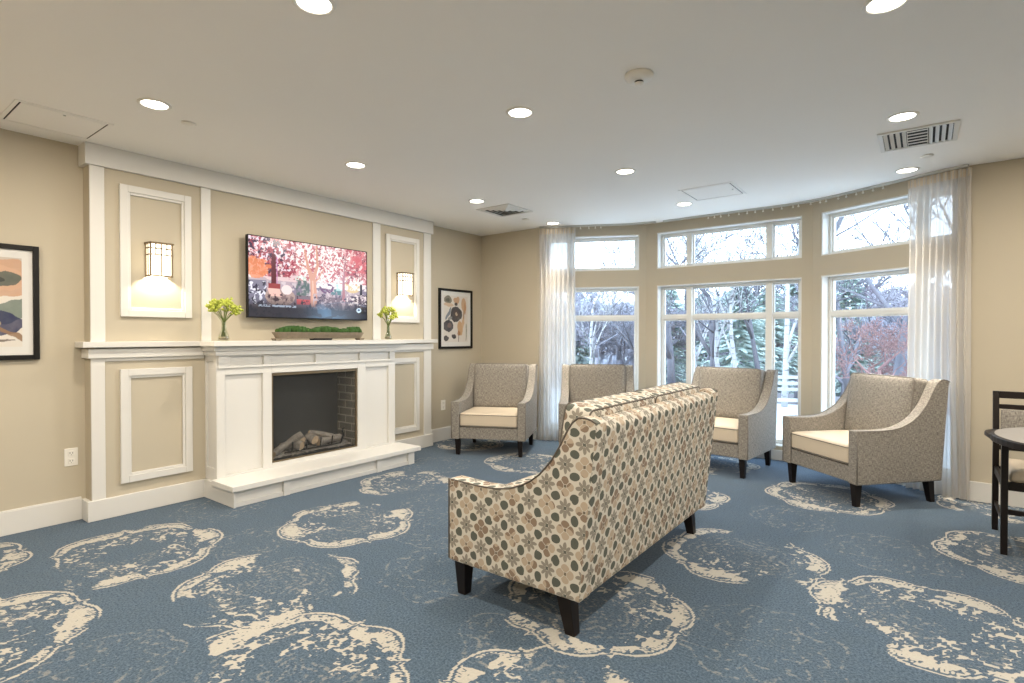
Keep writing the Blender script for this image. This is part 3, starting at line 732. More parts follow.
# ------------------------------------------------------------------ sconces
def sconce(y, lab):
    e = empty('wall_sconce', (F0, y, 1.867), 0, lab, 'wall sconce', None)
    w, h, d = .072, .128, .093
    MB().box(0, .012, -.045, .045, -.09, .09).build('back_plate', M['bronze'], e, .003)
    MB().box(0, d+.014, -w-.012, w+.012, h-.012, h).build('top_cap', M['bronze'], e, .003)
    fr = MB(); b = .005
    for sy in (-1, 1):
        fr.box(d-b, d+b, sy*w-b, sy*w+b, -h, h-.012).box(0, .01, sy*w-b, sy*w+b, -h, h-.012)
        fr.box(.01, d-b, sy*w-b, sy*w+b, -h, -h+.012).box(.01, d-b, sy*w-.003, sy*w+.003, .032, .04).box(.01, d-b, sy*w-.003, sy*w+.003, .082, .09)
        fr.box(d*.5-.003, d*.5+.003, sy*w-.004, sy*w+.004, -h+.012, h-.012)
    fr.box(d-b, d+b, -w+b, w-b, -h, -h+.012)
    for z in (.036, .082): fr.box(d-.003, d+.003, -w+b, w-b, z-.004, z+.004)
    for yy in (-.037, 0, .037): fr.box(d-.003, d+.003, yy-.0035, yy+.0035, (.036 if yy else -h+.012), h-.012)
    fr.build('lattice_frame', M['bronze'], e)
    g = MB().box(d-.010, d-.006, -w+b, w-b, -h+.004, h-.014)
    for sy in (-1, 1): g.box(.004, d-.010, sy*(w-.008)-.001, sy*(w-.008)+.001, -h+.004, h-.014)
    g.build('glass_shade', M['shadeglass'], e)
    MB().lathe([(.004, .05), (.016, .04), (.022, .015), (.018, -.01), (.011, -.025)], (.05, 0, .03), 12).build('bulb', emit('bulb_glow', (1, .85, .6), 12), e)
    l = bpy.data.lights.new('sconce_light', 'POINT'); l.energy = 11; l.color = (1, .84, .64); l.shadow_soft_size = .018
    lo = bpy.data.objects.new('sconce_lamp', l); lo.location = (.045, 0, -.075); link(lo, e)
sconce(1.664, 'lit lantern style wall sconce with metal lattice, left of the television')
sconce(4.10, 'lit lantern style wall sconce with metal lattice, right of the television')

# ------------------------------------------------------------------ ceiling fittings
DL = [(-1.965, 1.275, 'recessed downlight at the top edge, left one'), (-3.556, 1.27, 'recessed downlight above the left wall panel beside the round sprinkler cap'),
      (-1.94, 2.64, 'recessed downlight alone in the middle of the ceiling'), (-3.56, 2.67, 'recessed downlight above the television'),
      (-1.95, 4.10, 'recessed downlight between the smoke detector and the bay, nearer than the ceiling hatch'), (-3.555, 4.11, 'recessed downlight beside the small square ceiling vent'),
      (-3.53, 5.466, 'recessed downlight by the top of the left curtain'), (-1.955, 5.476, 'recessed downlight beside the hatch near the middle bay window'),
      (-.115, 4.10, 'recessed downlight just in front of the large ceiling vent'), (-.13, 2.66, 'recessed downlight at the top edge, right one'), (-.12, 5.445, 'recessed downlight above the right curtain')]
def downlight(x, y, lab, seen=True):
    e = empty('ceiling_downlight', (x, y, H), 0, lab, 'ceiling light')
    MB().lathe([(.066, -.001), (.068, -.006), (.080, -.007), (.085, -.003), (.085, 0)], n=32, closed=False).build('trim_ring', M['plastic'], e)
    MB().lathe([(.001, -.0075), (.03, -.007), (.055, -.0045), (.0655, -.002), (.0655, 0)], n=32).build('lens', M['lens'], e)
    l = bpy.data.lights.new('downlight', 'AREA'); l.shape = 'DISK'; l.size = .12; l.energy = DE*(1 if (y < 5.3 or x > .5) else .38); l.color = (1, .89, .75); l.spread = R(180 if (y < 5.3 or x > .5) else 50)
    lo = bpy.data.objects.new('downlight_lamp', l); lo.location = (0, 0, -.012); link(lo, e)
DE = 14
for x, y, lab in DL: downlight(x, y, lab)
for i, (x, y) in enumerate(((1.55, 1.27), (1.55, 2.66), (1.55, 4.1), (1.5, 5.4), (3.1, 1.27), (3.1, 2.66), (3.1, 4.1), (-3.556, -.1), (-1.96, -.1), (-.13, -.1), (1.55, -.1), (-.13, 1.27), (-3.556, -1.6), (-1.96, -1.6), (-.13, -1.6), (1.55, -1.6))):  # unseen downlights added to brighten the room
    e = empty('ceiling_downlight', (x, y, H), 0, 'added recessed downlight outside the view, brightening the room', 'ceiling light', 'added downlights outside the view')
    MB().lathe([(.066, -.001), (.068, -.006), (.080, -.007), (.085, -.003), (.085, 0)], n=16, closed=False).build('trim_ring', M['plastic'], e)
    MB().lathe([(.001, -.0075), (.055, -.0045), (.0655, 0)], n=16).build('lens', M['lens'], e)
    l = bpy.data.lights.new('downlight', 'AREA'); l.shape = 'DISK'; l.size = .12; l.energy = DE*(1 if (y < 5.3 or x > .5) else .38); l.color = (1, .89, .75); l.spread = R(180 if (y < 5.3 or x > .5) else 50)
    lo = bpy.data.objects.new('downlight_lamp', l); lo.location = (0, 0, -.012); link(lo, e)

sd = empty('smoke_detector', (-1.176, 2.631, H), 0, 'round smoke detector on the ceiling with dark sensor eye', 'smoke detector')
MB().lathe([(.072, 0), (.072, -.012), (.066, -.022), (.050, -.030), (.030, -.034)], n=36).build('housing', M['plastic'], sd)
MB().lathe([(.022, -.034), (.022, -.042)], n=20).build('sensor_ring', M['dark'], sd)
MB().lathe([(.024, -.042), (.020, -.050), (.008, -.054)], n=20).build('sensor_cap', M['plastic'], sd)
for x, y, lab in ((-3.697, 1.512, 'round concealed sprinkler cap near the left downlight'), (.007, 5.095, 'round sprinkler cap between the large vent and right curtain'), (-3.652, 5.084, 'round sprinkler cap beside the small ceiling vent')):
    e = empty('sprinkler_cap', (x, y, H), 0, lab, 'sprinkler')
    MB().lathe([(.028, 0), (.028, -.004)], n=24).build('gap_ring', M['dark'], e)
    MB().lathe([(.042, -.004), (.042, -.006), (.02, -.009), (.002, -.010)], n=28).build('cover', M['plastic'], e)

def hatch(x0, x1, y0, y1, lab):
    e = empty('ceiling_hatch', ((x0+x1)/2, (y0+y1)/2, H), 0, lab, 'ceiling hatch'); w, d = (x1-x0)/2, (y1-y0)/2
    f = MB()
    for (a, b2, c, q) in ((-w, -w+.022, -d, d), (w-.022, w, -d, d), (-w+.022, w-.022, -d, -d+.022), (-w+.022, w-.022, d-.022, d)): f.box(a, b2, c, q, -.005, 0)
    f.build('frame', M['ceil'], e, .001)
    MB().box(-w+.022, w-.022, -d+.022, d-.022, -.0012, 0).build('gap', M['dark'], e)
    MB().box(-w+.031, w-.031, -d+.031, d-.031, -.004, -.0013).build('door', M['ceil'], e)
    MB().lathe([(.007, -.004), (.007, -.008)], (w-.06, 0, 0), 12).build('latch', M['metal'], e)
hatch(-4.56, -4.10, .765, 1.237, 'square access hatch in the ceiling at the left wall')
hatch(-1.82, -1.34, 4.93, 5.42, 'square access hatch in the ceiling near the bay window')

def vent(name, cx, cy, w, lab, cone):
    e = empty(name, (cx, cy, H), 0, lab, 'ceiling vent')
    f = MB(); a = w/2; b = .028
    f.box(-a, -a+b, -a, a, -.010, 0).box(a-b, a, -a, a, -.010, 0).box(-a+b, a-b, -a, -a+b, -.010, 0).box(-a+b, a-b, a-b, a, -.010, 0)
    f.build('frame', M['grillewhite'], e, .002)
    MB().box(-a+b, a-b, -a+b, a-b, -.0015, 0).build('backing', M['dark'], e)
    i = a-b
    if cone:                                  # concentric square cones
        for k in range(4):
            r = i*(1-k*.25)-.004; s = MB(); h0, h1 = -.014, -.002; q = r-.022
            vs = [(-r,-r,h1),(r,-r,h1),(r,r,h1),(-r,r,h1),(-q,-q,h0),(q,-q,h0),(q,q,h0),(-q,q,h0)]
            vs += [(x*.985, y*.985, z+.0025) for x, y, z in vs]
            fs = [(0,1,5,4),(1,2,6,5),(2,3,7,6),(3,0,4,7),(8,12,13,9),(9,13,14,10),(10,14,15,11),(11,15,12,8),(4,5,13,12),(5,6,14,13),(6,7,15,14),(7,4,12,15)]
            s.add(vs, fs); s.build('louvre', M['grillewhite'], e)
    else:                                     # three way register: side blades and middle blades
        for sx in (-1, 1):
            for k in range(4):
                x = sx*(i-.012-k*.034)
                vs = []; dz = .014
                s = MB(); t_ = .013
                s.add([(x-sx*t_, -i, -.002), (x+sx*t_*.6, -i, -.014), (x+sx*t_*.6, i, -.014), (x-sx*t_, i, -.002),
                       (x-sx*t_, -i, -.0005), (x+sx*t_*.6, -i, -.0125), (x+sx*t_*.6, i, -.0125), (x-sx*t_, i, -.0005)], [(0,1,2,3),(7,6,5,4),(0,4,5,1),(1,5,6,2),(2,6,7,3),(3,7,4,0)])
                s.build('louvre', M['grillewhite'], e)
        m_ = i-.012-3*.034-.02
        for k in range(6):
            y = -i+.02+k*(2*i-.04)/5
            MB().box(-m_, m_, y-.012, y+.010, -.013, -.0115).build('louvre', M['grillewhite'], e)
        MB().box(-m_-.003, -m_, -i, i, -.014, -.002).box(m_, m_+.003, -i, i, -.014, -.002).build('divider', M['grillewhite'], e)
vent('ceiling_vent', -3.575, 4.59, .43, 'small square ceiling vent with dark nested louvres near the corner', True)
vent('ceiling_vent', -.045, 4.575, .43, 'large looking louvred ceiling vent with bright side blades at right', False)

# ------------------------------------------------------------------ curtain track and curtains
def off(P, Q, t0, t1, d):
    ux, uy = Q[0]-P[0], Q[1]-P[1]; L = math.hypot(ux, uy); ux /= L; uy /= L; nx, ny = uy, -ux
    return [(P[0]+ux*t*L+nx*d, P[1]+uy*t*L+ny*d) for t in np.linspace(t0, t1, 8)]
path = [(-3.80, 5.545)] + off(P0, P1, .10, .86, .085) + off(P1, P2, .10, .90, .085) + off(P2, P3, .14, .90, .085) + [(.285, 5.535)]
# smooth
for _ in range(3):
    q = [path[0]]
    for a, b2 in zip(path, path[1:]): q += [(a[0]*.75+b2[0]*.25, a[1]*.75+b2[1]*.25), (a[0]*.25+b2[0]*.75, a[1]*.25+b2[1]*.75)]
    path = q+[path[-1]]
cum = [0]
for a, b2 in zip(path, path[1:]): cum.append(cum[-1]+math.hypot(b2[0]-a[0], b2[1]-a[1]))
def at(s):
    s = max(0, min(cum[-1]-1e-6, s)); i = max(j for j in range(len(cum)-1) if cum[j] <= s)
    f = (s-cum[i])/(cum[i+1]-cum[i]+1e-9); a, b2 = path[i], path[i+1]
    t = Vector((b2[0]-a[0], b2[1]-a[1])).normalized(); return a[0]+(b2[0]-a[0])*f, a[1]+(b2[1]-a[1])*f, t
def track(s0, s1, lab):
    e = empty('curtain_track', (*at((s0+s1)/2)[:2], H), 0, lab, 'curtain track'); ox, oy = e.location.x, e.location.y
    n = int((s1-s0)/.04)+2; vs = []; fs = []
    for i in range(n):
        x, y, t = at(s0+(s1-s0)*i/(n-1)); nx, ny = -t.y*.011, t.x*.011
        vs += [(x-nx-ox, y-ny-oy, 0), (x+nx-ox, y+ny-oy, 0), (x+nx-ox, y+ny-oy, -.020), (x-nx-ox, y-ny-oy, -.020)]
    for i in range(n-1):
        for k in range(4): fs.append((i*4+k, i*4+(k+1) % 4, i*4+4+(k+1) % 4, i*4+4+k))
    MB().add(vs, fs).build('rail', M['metal'], e)
    for i in range(int((s1-s0-1.0)/.085)):
        s = s0+.5+i*.085+random.uniform(-.02, .02); x, y, t = at(s)
        MB().lathe([(.004, -.020), (.004, -.034), (.009, -.036), (.009, -.046), (.003, -.050)], (x-ox, y-oy, 0), 8).build('glider', M['plastic'], e)
sj = cum[-1]
track(.02, sj*.325, 'slim metal curtain track over the left bay window'); track(sj*.345, sj-.02, 'slim metal curtain track over the middle and right bay windows')
def curtain(s0, s1, lab, seed, nf):
    rs = random.Random(seed); cx, cy, _ = at((s0+s1)/2)
    e = empty('sheer_curtain', (cx, cy, 0), 0, lab, 'curtain'); nu, nz = nf*14, 40; vs = []; fs = []
    ph = [rs.uniform(-.5, .5) for _ in range(nf+2)]
    for j in range(nz+1):
        zf = j/nz; z = .012+(H-.032-.012)*zf
        spread = 1+.10*(1-zf)-.05*math.sin(zf*PI)
        for i in range(nu+1):
            f = i/nu; s = (s0+s1)/2+(f-.5)*(s1-s0)*spread; x, y, t = at(s)
            k = f*nf; a = .022*(1+.5*ph[int(k)])*(.45+.55*min(1, (1-zf)*6)) if zf > .9 else .024*(1+.5*ph[int(k)])
            d = a*math.sin(2*PI*k+1.5*math.sin(3*zf+ph[int(k) % nf]))*1.0+.006*math.sin(5*k+4*zf)
            if zf > .955: d = .010*math.sin(2*PI*k*2)+.012*(1 if (k % 1) < .5 else -1)*.5
            vs.append((x-cx-t.y*d, y-cy+t.x*d, z))
    for j in range(nz):
        for i in range(nu): a = j*(nu+1)+i; fs.append((a, a+1, a+nu+2, a+nu+1))
    MB().add(vs, fs, None, True).build('sheer_panel', M['sheer'], e)
    # stitched header tape behind the pleats
    hv = []; hf = []
    for i in range(nu+1):
        f = i/nu; x, y, t = at(s0+f*(s1-s0)); k = f*nf; d = .012*math.sin(2*PI*k)-.003
        for z in (H-.095, H-.030): hv.append((x-cx-t.y*d, y-cy+t.x*d, z))
    for i in range(nu): a = i*2; hf.append((a, a+2, a+3, a+1))
    MB().add(hv, hf, None, True).build('pleat_tape', M['sheertape'], e)
M['sheertape'] = varied('header_tape', (.62, .54, .42), .9, 30, .1)
curtain(.015, .46, 'sheer white curtain gathered at the left end of the bay', 3, 8)
curtain(sj-.44, sj-.0, 'sheer white curtain gathered at the right end of the bay', 5, 9)

# ------------------------------------------------------------------ armchairs and sofa
PROF = [(-.40, .584), (-.30, .580), (-.20, .578), (-.10, .583), (-.02, .597), (.05, .624), (.10, .651), (.145, .685), (.18, .722), (.215, .764), (.245, .810), (.275, .866), (.295, .902), (.318, .935), (.345, .955), (.375, .958), (.405, .952), (.43, .938)]
LEGH = .175
M['pipinggrey'] = varied('grey_piping', (.16, .145, .125), .8, 60, .1); PIPE = {True: M['pipinggrey'], False: M['piping']}
def armunit(root, W, fab, seatfab, prof, back_y0, back_y1, at_, ncush, th=.088, cush_top=.965, lg=.029, li=0):
    hw = W/2
    side = [(-.40, LEGH)] + prof + [(back_y1+.018, .91), (back_y0+.018, LEGH)]
    for sx in (-1, 1):
        a, b2 = sx*hw, sx*(hw-th)
        p = MB().prism(side, a, b2, 'x').build('arm', fab, root, .010, 3, uv=True)
        pts = [(sx*(hw-.001), y, z) for y, z in [(-.40, LEGH+.01)]+prof]
        MB().tube(pts, .0038, 6).build('piping', PIPE[fab is M['tweed']], p)
    # back
    bk = [(back_y0-.04, LEGH), (back_y0+.012, LEGH), (back_y1+.012, .905), (back_y1-.01, .932), (back_y1-.05, .942), (back_y1-.085, .925)]
    MB().prism(bk, -hw+th, hw-th, 'x').build('backrest', fab, root, .010, 3, uv=True)
    # seat rail
    MB().box(-hw+th, hw-th, -.385, back_y0-.05, LEGH+.004, .305).build('seat_base', fab, root, .008, 2, uv=True)
    iw = (W-2*th)/ncush
    for k in range(ncush):
        cx = -hw+th+iw*(k+.5); d = .56; m = Matrix.Translation((cx, -.40+d/2+.006, .385))
        so = MB().cushion(iw-.006, d, .148, .022, .012, 12, m).build('seat_cushion', seatfab, root, uv=True)
        w2, d2 = (iw-.006)/2-.006, d/2-.006; lp = []
        for (qx, qy, a0) in ((w2-.015, d2-.015, 0), (-w2+.015, d2-.015, 90), (-w2+.015, -d2+.015, 180), (w2-.015, -d2+.015, 270)):
            for a in (0, 30, 60, 90): lp.append((cx+qx+.021*math.cos(R(a0+a)), -.40+d/2+.006+qy+.021*math.sin(R(a0+a)), 0))
        for dz in (.056, -.062): MB().tube([(x, y, .385+dz) for x, y, z in lp], .004, 6, True).build('piping', PIPE[fab is M['tweed']], so)
    tilt = math.atan2(back_y1-back_y0, .73)
    for k in range(ncush):
        cx = -hw+th+iw*(k+.5); h = cush_top-.445; t_ = .15
        cy = (back_y0+back_y1)/2-.135
        m = Matrix.Translation((cx, cy, .445+h/2)) @ Matrix.Rotation(-tilt-R(3), 4, 'X') @ Matrix.Rotation(PI/2, 4, 'X')
        bo = MB().cushion(iw-.012, h, t_, .030, .022, 12, m, .004).build('back_cushion', fab, root, uv=True)
        w2, h2 = (iw-.012)/2, h/2; lp = []
        for (qx, qy, a0) in ((w2-.03, h2-.03, 0), (-w2+.03, h2-.03, 90), (-w2+.03, -h2+.03, 180), (w2-.03, -h2+.03, 270)):
            for a in (0, 30, 60, 90): lp.append((qx+.026*math.cos(R(a0+a)), qy+.026*math.sin(R(a0+a))))
        for dz in (t_/2-.012, -t_/2+.012): MB().tube([m @ Vector((x, y, dz)) for x, y in lp], .0045, 6, True).build('piping', PIPE[fab is M['tweed']], bo)
    for sx in (-1, 1):
        MB().taper((sx*(hw-.062), -.352, LEGH+.005), (sx*(hw-.062), -.350, 0), lg, lg, lg*.66, lg*.66).build('leg', M['dkwood'], root, .002)
        MB().taper((sx*(hw-.062), back_y0-.048-li, LEGH+.005), (sx*(hw-.062), back_y0-.018-li, 0), lg, lg, lg*.66, lg*.66).build('leg', M['dkwood'], root, .002)
ch = empty('armchair', (-3.90, 4.85, 0), R(25.5), 'grey tweed armchair with cream seat in the corner beside the fireplace', 'armchair', None)
armunit(ch, .82, M['tweed'], M['cream'], PROF, .345, .405, None, 1)
for (x, y, a, lab) in ((-2.89, 5.39, 29, 'grey tweed armchair in front of the left bay window, mostly hidden behind the loveseat'),
                       (-1.62, 5.60, -6, 'grey tweed armchair in front of the middle bay window, left side hidden by the loveseat'),
                       (-.43, 5.36, -42, 'grey tweed armchair at the right bay window turned towards the fireplace')):
    c = copy_tree(ch); c.location = (x, y, 0); c.rotation_euler = (0, 0, R(a)); c['label'] = lab
sf = empty('loveseat', (-1.497, 2.800, 0), R(-90), 'patterned two-seat loveseat seen from behind in the middle of the carpet', 'sofa')
armunit(sf, 1.645, M['sofa'], M['sofa'], PROF, .335, .415, None, 2, .095, .99, .036, .035)

# ------------------------------------------------------------------ dining chair and table
tb = empty('round_table', (.83, 4.06, 0), 0, 'round dark edged cafe table at the right edge of the photo', 'table')
MB().lathe([(.50, .712), (.53, .716), (.53, .748), (.515, .752)], n=72, smooth=False).build('table_top', M['dkwood'], tb, .002)
MB().lathe([(.002, .7515), (.512, .7515), (.512, .753)], n=72, smooth=False).build('laminate', M['tabletop'], tb)
MB().lathe([(.04, .02), (.04, .70), (.16, .712)], n=24).build('pedestal', M['dkwood'], tb)
MB().lathe([(.30, 0), (.30, .012), (.05, .03)], n=40).build('base', M['dkwood'], tb)
dc = empty('dining_chair', (.622, 4.58, 0), 0, 'dark wooden armchair with grey upholstered back pushed up to round table', 'chair')
hw = .235
for sx in (-1, 1):
    yb_, yf = .25, -.25
    MB().tube([(0, 0, 0)], .01) if False else None
    p = MB(); t_ = .018
    # rear post: splayed below the seat, raked above
    pr = [(yb_-.02, .44), (yb_-.022, .62), (yb_+.01, .93), (yb_+.045, .93), (yb_+.02, .62), (yb_+.022, .44), (yb_+.045, 0), (yb_+.01, 0)]
    p.prism(pr, sx*(hw+.018), sx*(hw-.014), 'x').build('rear_leg', M['dkwood'], dc, .003)
    q = [(yf-.012, 0), (yf+.022, 0), (yf+.022, .30), (yf+.028, .50), (yf+.016, .655), (yf-.028, .655), (yf-.018, .50), (yf-.016, .30)]
    MB().prism(q, sx*(hw+.018), sx*(hw-.014), 'x').build('front_leg', M['dkwood'], dc, .003)
    MB().prism([(sx*(hw-.016), yb_-.015), (sx*(hw+.022), yb_-.015), (sx*(hw+.062), .16), (sx*(hw+.072), .08), (sx*(hw+.058), -.06), (sx*(hw+.026), yf-.04), (sx*(hw-.022), yf-.04), (sx*(hw+.008), -.06), (sx*(hw+.028), .08), (sx*(hw+.020), .16)], .655, .680, 'z').build('armrest', M['dkwood'], dc, .004)
    MB().box(sx*(hw-.010), sx*(hw+.010), yf+.02, yb_-.02, .385, .435).build('side_rail', M['dkwood'], dc, .002)
    MB().box(sx*(hw-.008), sx*(hw+.008), yf+.02, yb_+.005, .17, .20).build('stretcher', M['dkwood'], dc, .002)
MB().box(-hw+.014, hw-.014, yf-.008, yf+.016, .385, .435).build('front_rail', M['dkwood'], dc, .002)
MB().box(-hw+.014, hw-.014, yf-.006, yf+.012, .24, .27).build('stretcher', M['dkwood'], dc, .002)
MB().box(-hw+.014, hw-.014, .235, .262, .385, .435).build('rear_rail', M['dkwood'], dc, .002)
MB().box(-hw+.014, hw-.014, .255, .285, .885, .93).build('top_rail', M['dkwood'], dc, .003)
MB().box(-hw+.014, hw-.014, .248, .276, .815, .845).build('upper_slat', M['dkwood'], dc, .003)
MB().box(-hw+.014, hw-.014, .232, .258, .545, .575).build('lower_slat', M['dkwood'], dc, .003)
MB().cushion(2*hw-.04, .24, .045, .02, .008, 8, Matrix.Translation((0, .243, .695)) @ Matrix.Rotation(R(86), 4, 'X')).build('back_pad', M['tweed'], dc, uv=True)
MB().cushion(2*hw-.035, .46, .075, .03, .012, 10, Matrix.Translation((0, -.012, .462))).build('seat', M['cream'], dc, uv=True)

# ------------------------------------------------------------------ mantel decorations
tr = empty('moss_planter', (-4.42, 2.925, 1.2565), 0, 'long low weathered trough filled with green moss on mantel', 'planter')
L2 = .465
def boat(zs, ws, ls, n=28):
    vs = []; fs = []
    for z, w, l in zip(zs, ws, ls):
        for i in range(n):
            a = 2*PI*i/n; c, s_ = math.cos(a), math.sin(a)
            vs.append((w*math.copysign(abs(c)**.6, c), l*math.copysign(abs(s_)**.35, s_), z))
    m = len(zs)
    for j in range(m-1):
        for i in range(n): k_ = (i+1) % n; fs.append((j*n+i, j*n+k_, (j+1)*n+k_, (j+1)*n+i))
    fs.append(tuple(range(n))[::-1]); fs.append(tuple((m-1)*n+i for i in range(n))); return vs, fs
MB().add(*boat([.016, .022, .05, .072, .074, .060], [.030, .045, .062, .070, .060, .055], [L2-.05, L2-.03, L2-.015, L2, L2-.01, L2-.02]), None, False).build('trough', M['trough'], tr)
for y in (-L2+.035, 0, L2-.035):
    MB().taper((0, y, .020), (0, y, 0), .040, .030 if y else .10, .034, .022 if y else .09).build('foot', M['trough'] if y else M['dark'], tr, .002)
rs = random.Random(4); mo = MB()
def blobmesh(mb, c, r, rz, n=8, m=5, jit=.12, rs=rs):
    vs = [(c[0], c[1], c[2]+rz)]; fs = []
    for j in range(1, m):
        t_ = PI*j/m
        for i in range(n):
            a = 2*PI*i/n; q = 1+rs.uniform(-jit, jit); vs.append((c[0]+r*q*math.sin(t_)*math.cos(a), c[1]+r*q*math.sin(t_)*math.sin(a), c[2]+rz*q*math.cos(t_)))
    vs.append((c[0], c[1], c[2]-rz)); l = len(vs)-1
    for i in range(n): fs.append((0, 1+i, 1+(i+1) % n)); fs.append((l, l-n+(i+1) % n, l-n+i))
    for j in range(m-2):
        for i in range(n): k_ = (i+1) % n; a = 1+j*n; fs.append((a+i, a+n+i, a+n+k_, a+k_))
    mb.add(vs, fs, None, True)
for k_ in range(90):
    y = rs.uniform(-L2+.04, L2-.04); hgt = .022+.022*abs(math.sin(y*10+1)); blobmesh(mo, (rs.uniform(-.035, .035), y, .070+hgt*.4), rs.uniform(.024, .038), hgt, 9, 5, .2)
tag(mo.build('moss', M['moss'], tr), kind='stuff')
def vase(y, lab1, lab2, sc, seed):
    rs = random.Random(seed); x = -4.40
    v = empty('glass_vase', (x, y, 1.2565), 0, lab1, 'vase')
    MB().lathe([(.024*sc, 0), (.034*sc, .006), (.037*sc, .022), (.030*sc, .05), (.017*sc, .09), (.014*sc, .135), (.018*sc, .155), (.0165*sc, .155), (.0125*sc, .135), (.0155*sc, .09), (.028*sc, .05), (.034*sc, .023), (.030*sc, .010)], n=28).build('glass_body', M['vase'], v)
    MB().lathe([(.022*sc, .0105), (.031*sc, .014), (.032*sc, .023), (.028*sc, .032)], n=20).build('pebbles', M['trough'], v)
    b = empty('green_bouquet', (x, y, 1.272), 0, lab2, 'flowers')
    st = MB(); fo = MB(); N = 20; h = .335
    for i in range(N):
        a = rs.uniform(0, 2*PI); rr = math.sqrt(rs.random()); R_ = .100*sc*rr
        top = Vector((R_*math.cos(a)*.85, R_*math.sin(a), (.215+.095*(1-rr**2)+rs.uniform(-.02, .02)))); c2 = Vector((rs.uniform(-.008, .008), rs.uniform(-.008, .008), .125))
        st.tube([(rs.uniform(-.014, .014), rs.uniform(-.014, .014), .02), c2, c2.lerp(top, .5)+Vector((0, 0, .012)), top], .0019, 4)
        for j in range(7):
            o_ = Vector((rs.uniform(-1, 1), rs.uniform(-1, 1), rs.uniform(-.7, .8)))*.026*sc
            blobmesh(fo, top+o_, rs.uniform(.007, .014)*sc, rs.uniform(.006, .011)*sc, 6, 4, .35, rs)
            # little pointed petals
            for q in range(3):
                d = Vector((rs.uniform(-1, 1), rs.uniform(-1, 1), rs.uniform(-.4, 1))).normalized(); s_ = d.orthogonal().normalized()*.005*sc
                pp = top+o_; fo.add([tuple(pp-s_), tuple(pp+d*.02*sc), tuple(pp+s_), tuple(pp+d*.008*sc+d.cross(s_)*.8)], [(0, 1, 2), (0, 3, 1), (2, 1, 3), (0, 2, 3)])
    st.build('stems', M['stem'], b); tag(fo.build('blooms', M['leaf'], b), kind='stuff')
vase(2.045, 'clear glass vase at the left end of the mantel', 'yellow-green bouquet in the vase at the left end of the mantel', 1.15, 1)
vase(3.695, 'clear glass vase at the right end of the mantel', 'yellow-green bouquet in the vase at the right end of the mantel', 1.0, 2)

# ------------------------------------------------------------------ outdoors
def ground_z(y): return -.25 if y < 16 else (-.25-(min(y, 45)-16)*.11)
for nm, ys, mt, lb in (('ground_outside', [6.7, 10, 13.5], 'snow', 'pale paved terrace outside the bay windows'), ('ground_woods', [13.5, 16, 20, 26, 34, 45, 110], 'litter', 'grey brown woodland floor beyond the terrace')):
    vs = []; fs = []
    for y in ys: vs += [(-95, y, ground_z(y)), (60, y, ground_z(y))]
    for i in range(len(ys)-1): fs.append((2*i, 2*i+1, 2*i+3, 2*i+2))
    o = MB().add(vs, fs).build(nm, M[mt]); tag(o, lb, kind='structure')
def make_tree(h, seed, mat, r0=.13, spread=.55, levels=5, up=.25, name='tree', lean=(0, 0), fork=.35, twigs=3, minr=.006):
    rs = random.Random(seed); mb = MB()
    def br(p, d, L, r, lv):
        n = 3 if lv > 1 else 2; pts = [p]; rad = [r]; q = Vector(p); dd = Vector(d)
        for i in range(n):
            dd = (dd+Vector((rs.uniform(-1, 1), rs.uniform(-1, 1), rs.uniform(-.5, 1)*up*2))*.16).normalized()
            q = q+dd*L/n; pts.append(q.copy()); rad.append(max(minr, r*(1-.45*(i+1)/n)))
        mb.tube(pts, rad, 5 if lv >= levels-1 else 3)
        if lv == 0: return
        nb_ = twigs if lv < levels else 2
        for i in range(nb_+(lv == levels)):
            f = rs.uniform(.45, 1); k = min(n, int(f*n)); pp = pts[k] if i else pts[-1]
            side = Vector((rs.uniform(-1, 1), rs.uniform(-1, 1), rs.uniform(-.2, .6))); side = (side-dd*side.dot(dd)).normalized()
            nd = (dd*(1-spread)+side*spread*rs.uniform(.6, 1.3)+Vector((0, 0, up*.5))).normalized()
            br(pp, nd, L*rs.uniform(.55, .8), rad[k]*rs.uniform(.5, .75), lv-1)
    br(Vector((0, 0, 0)), Vector((lean[0], lean[1], 1)).normalized(), h*fork, r0, levels)
    return mb
def place(src, x, y, sc=1, rz=None, z=None, label=None, group=None):
    c = src.copy(); COL.objects.link(c); c.location = (x, y, ground_z(y) if z is None else z); c.rotation_euler = (0, 0, random.uniform(0, 6.28) if rz is None else rz); c.scale = (sc,)*3
    c['label'] = label or src['label']
    if group: c['group'] = group
    return c
rnd = random.Random(11)
fl = 'bare leafless tree in the hazy woods far beyond the windows'; fg = 'distant bare trees in the woods'
protos = []
for s in range(4):
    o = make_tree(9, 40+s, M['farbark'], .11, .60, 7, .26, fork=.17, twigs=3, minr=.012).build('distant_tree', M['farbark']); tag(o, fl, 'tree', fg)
    protos.append(o)
first = True; spots = []
for row, (y, stp) in enumerate(((25, 2.2), (31, 2.0), (38, 2.2), (47, 2.4))):
    x = -.70*y-2
    while x < .03*y+3: spots.append((x+rnd.uniform(-.8, .8), y+rnd.uniform(-2.5, 2.5), rnd.uniform(1.1, 1.5) if row == 0 else rnd.uniform(1.5, 2.1))); x += stp
for i, (x, y, sc) in enumerate(spots):
    if i < 4: o = protos[i]; o.location = (x, y, ground_z(y)); o.scale = (sc,)*3; o.rotation_euler = (0, 0, rnd.uniform(0, 6))
    else: place(protos[i % 4], x, y, sc, rnd.uniform(0, 6.28))
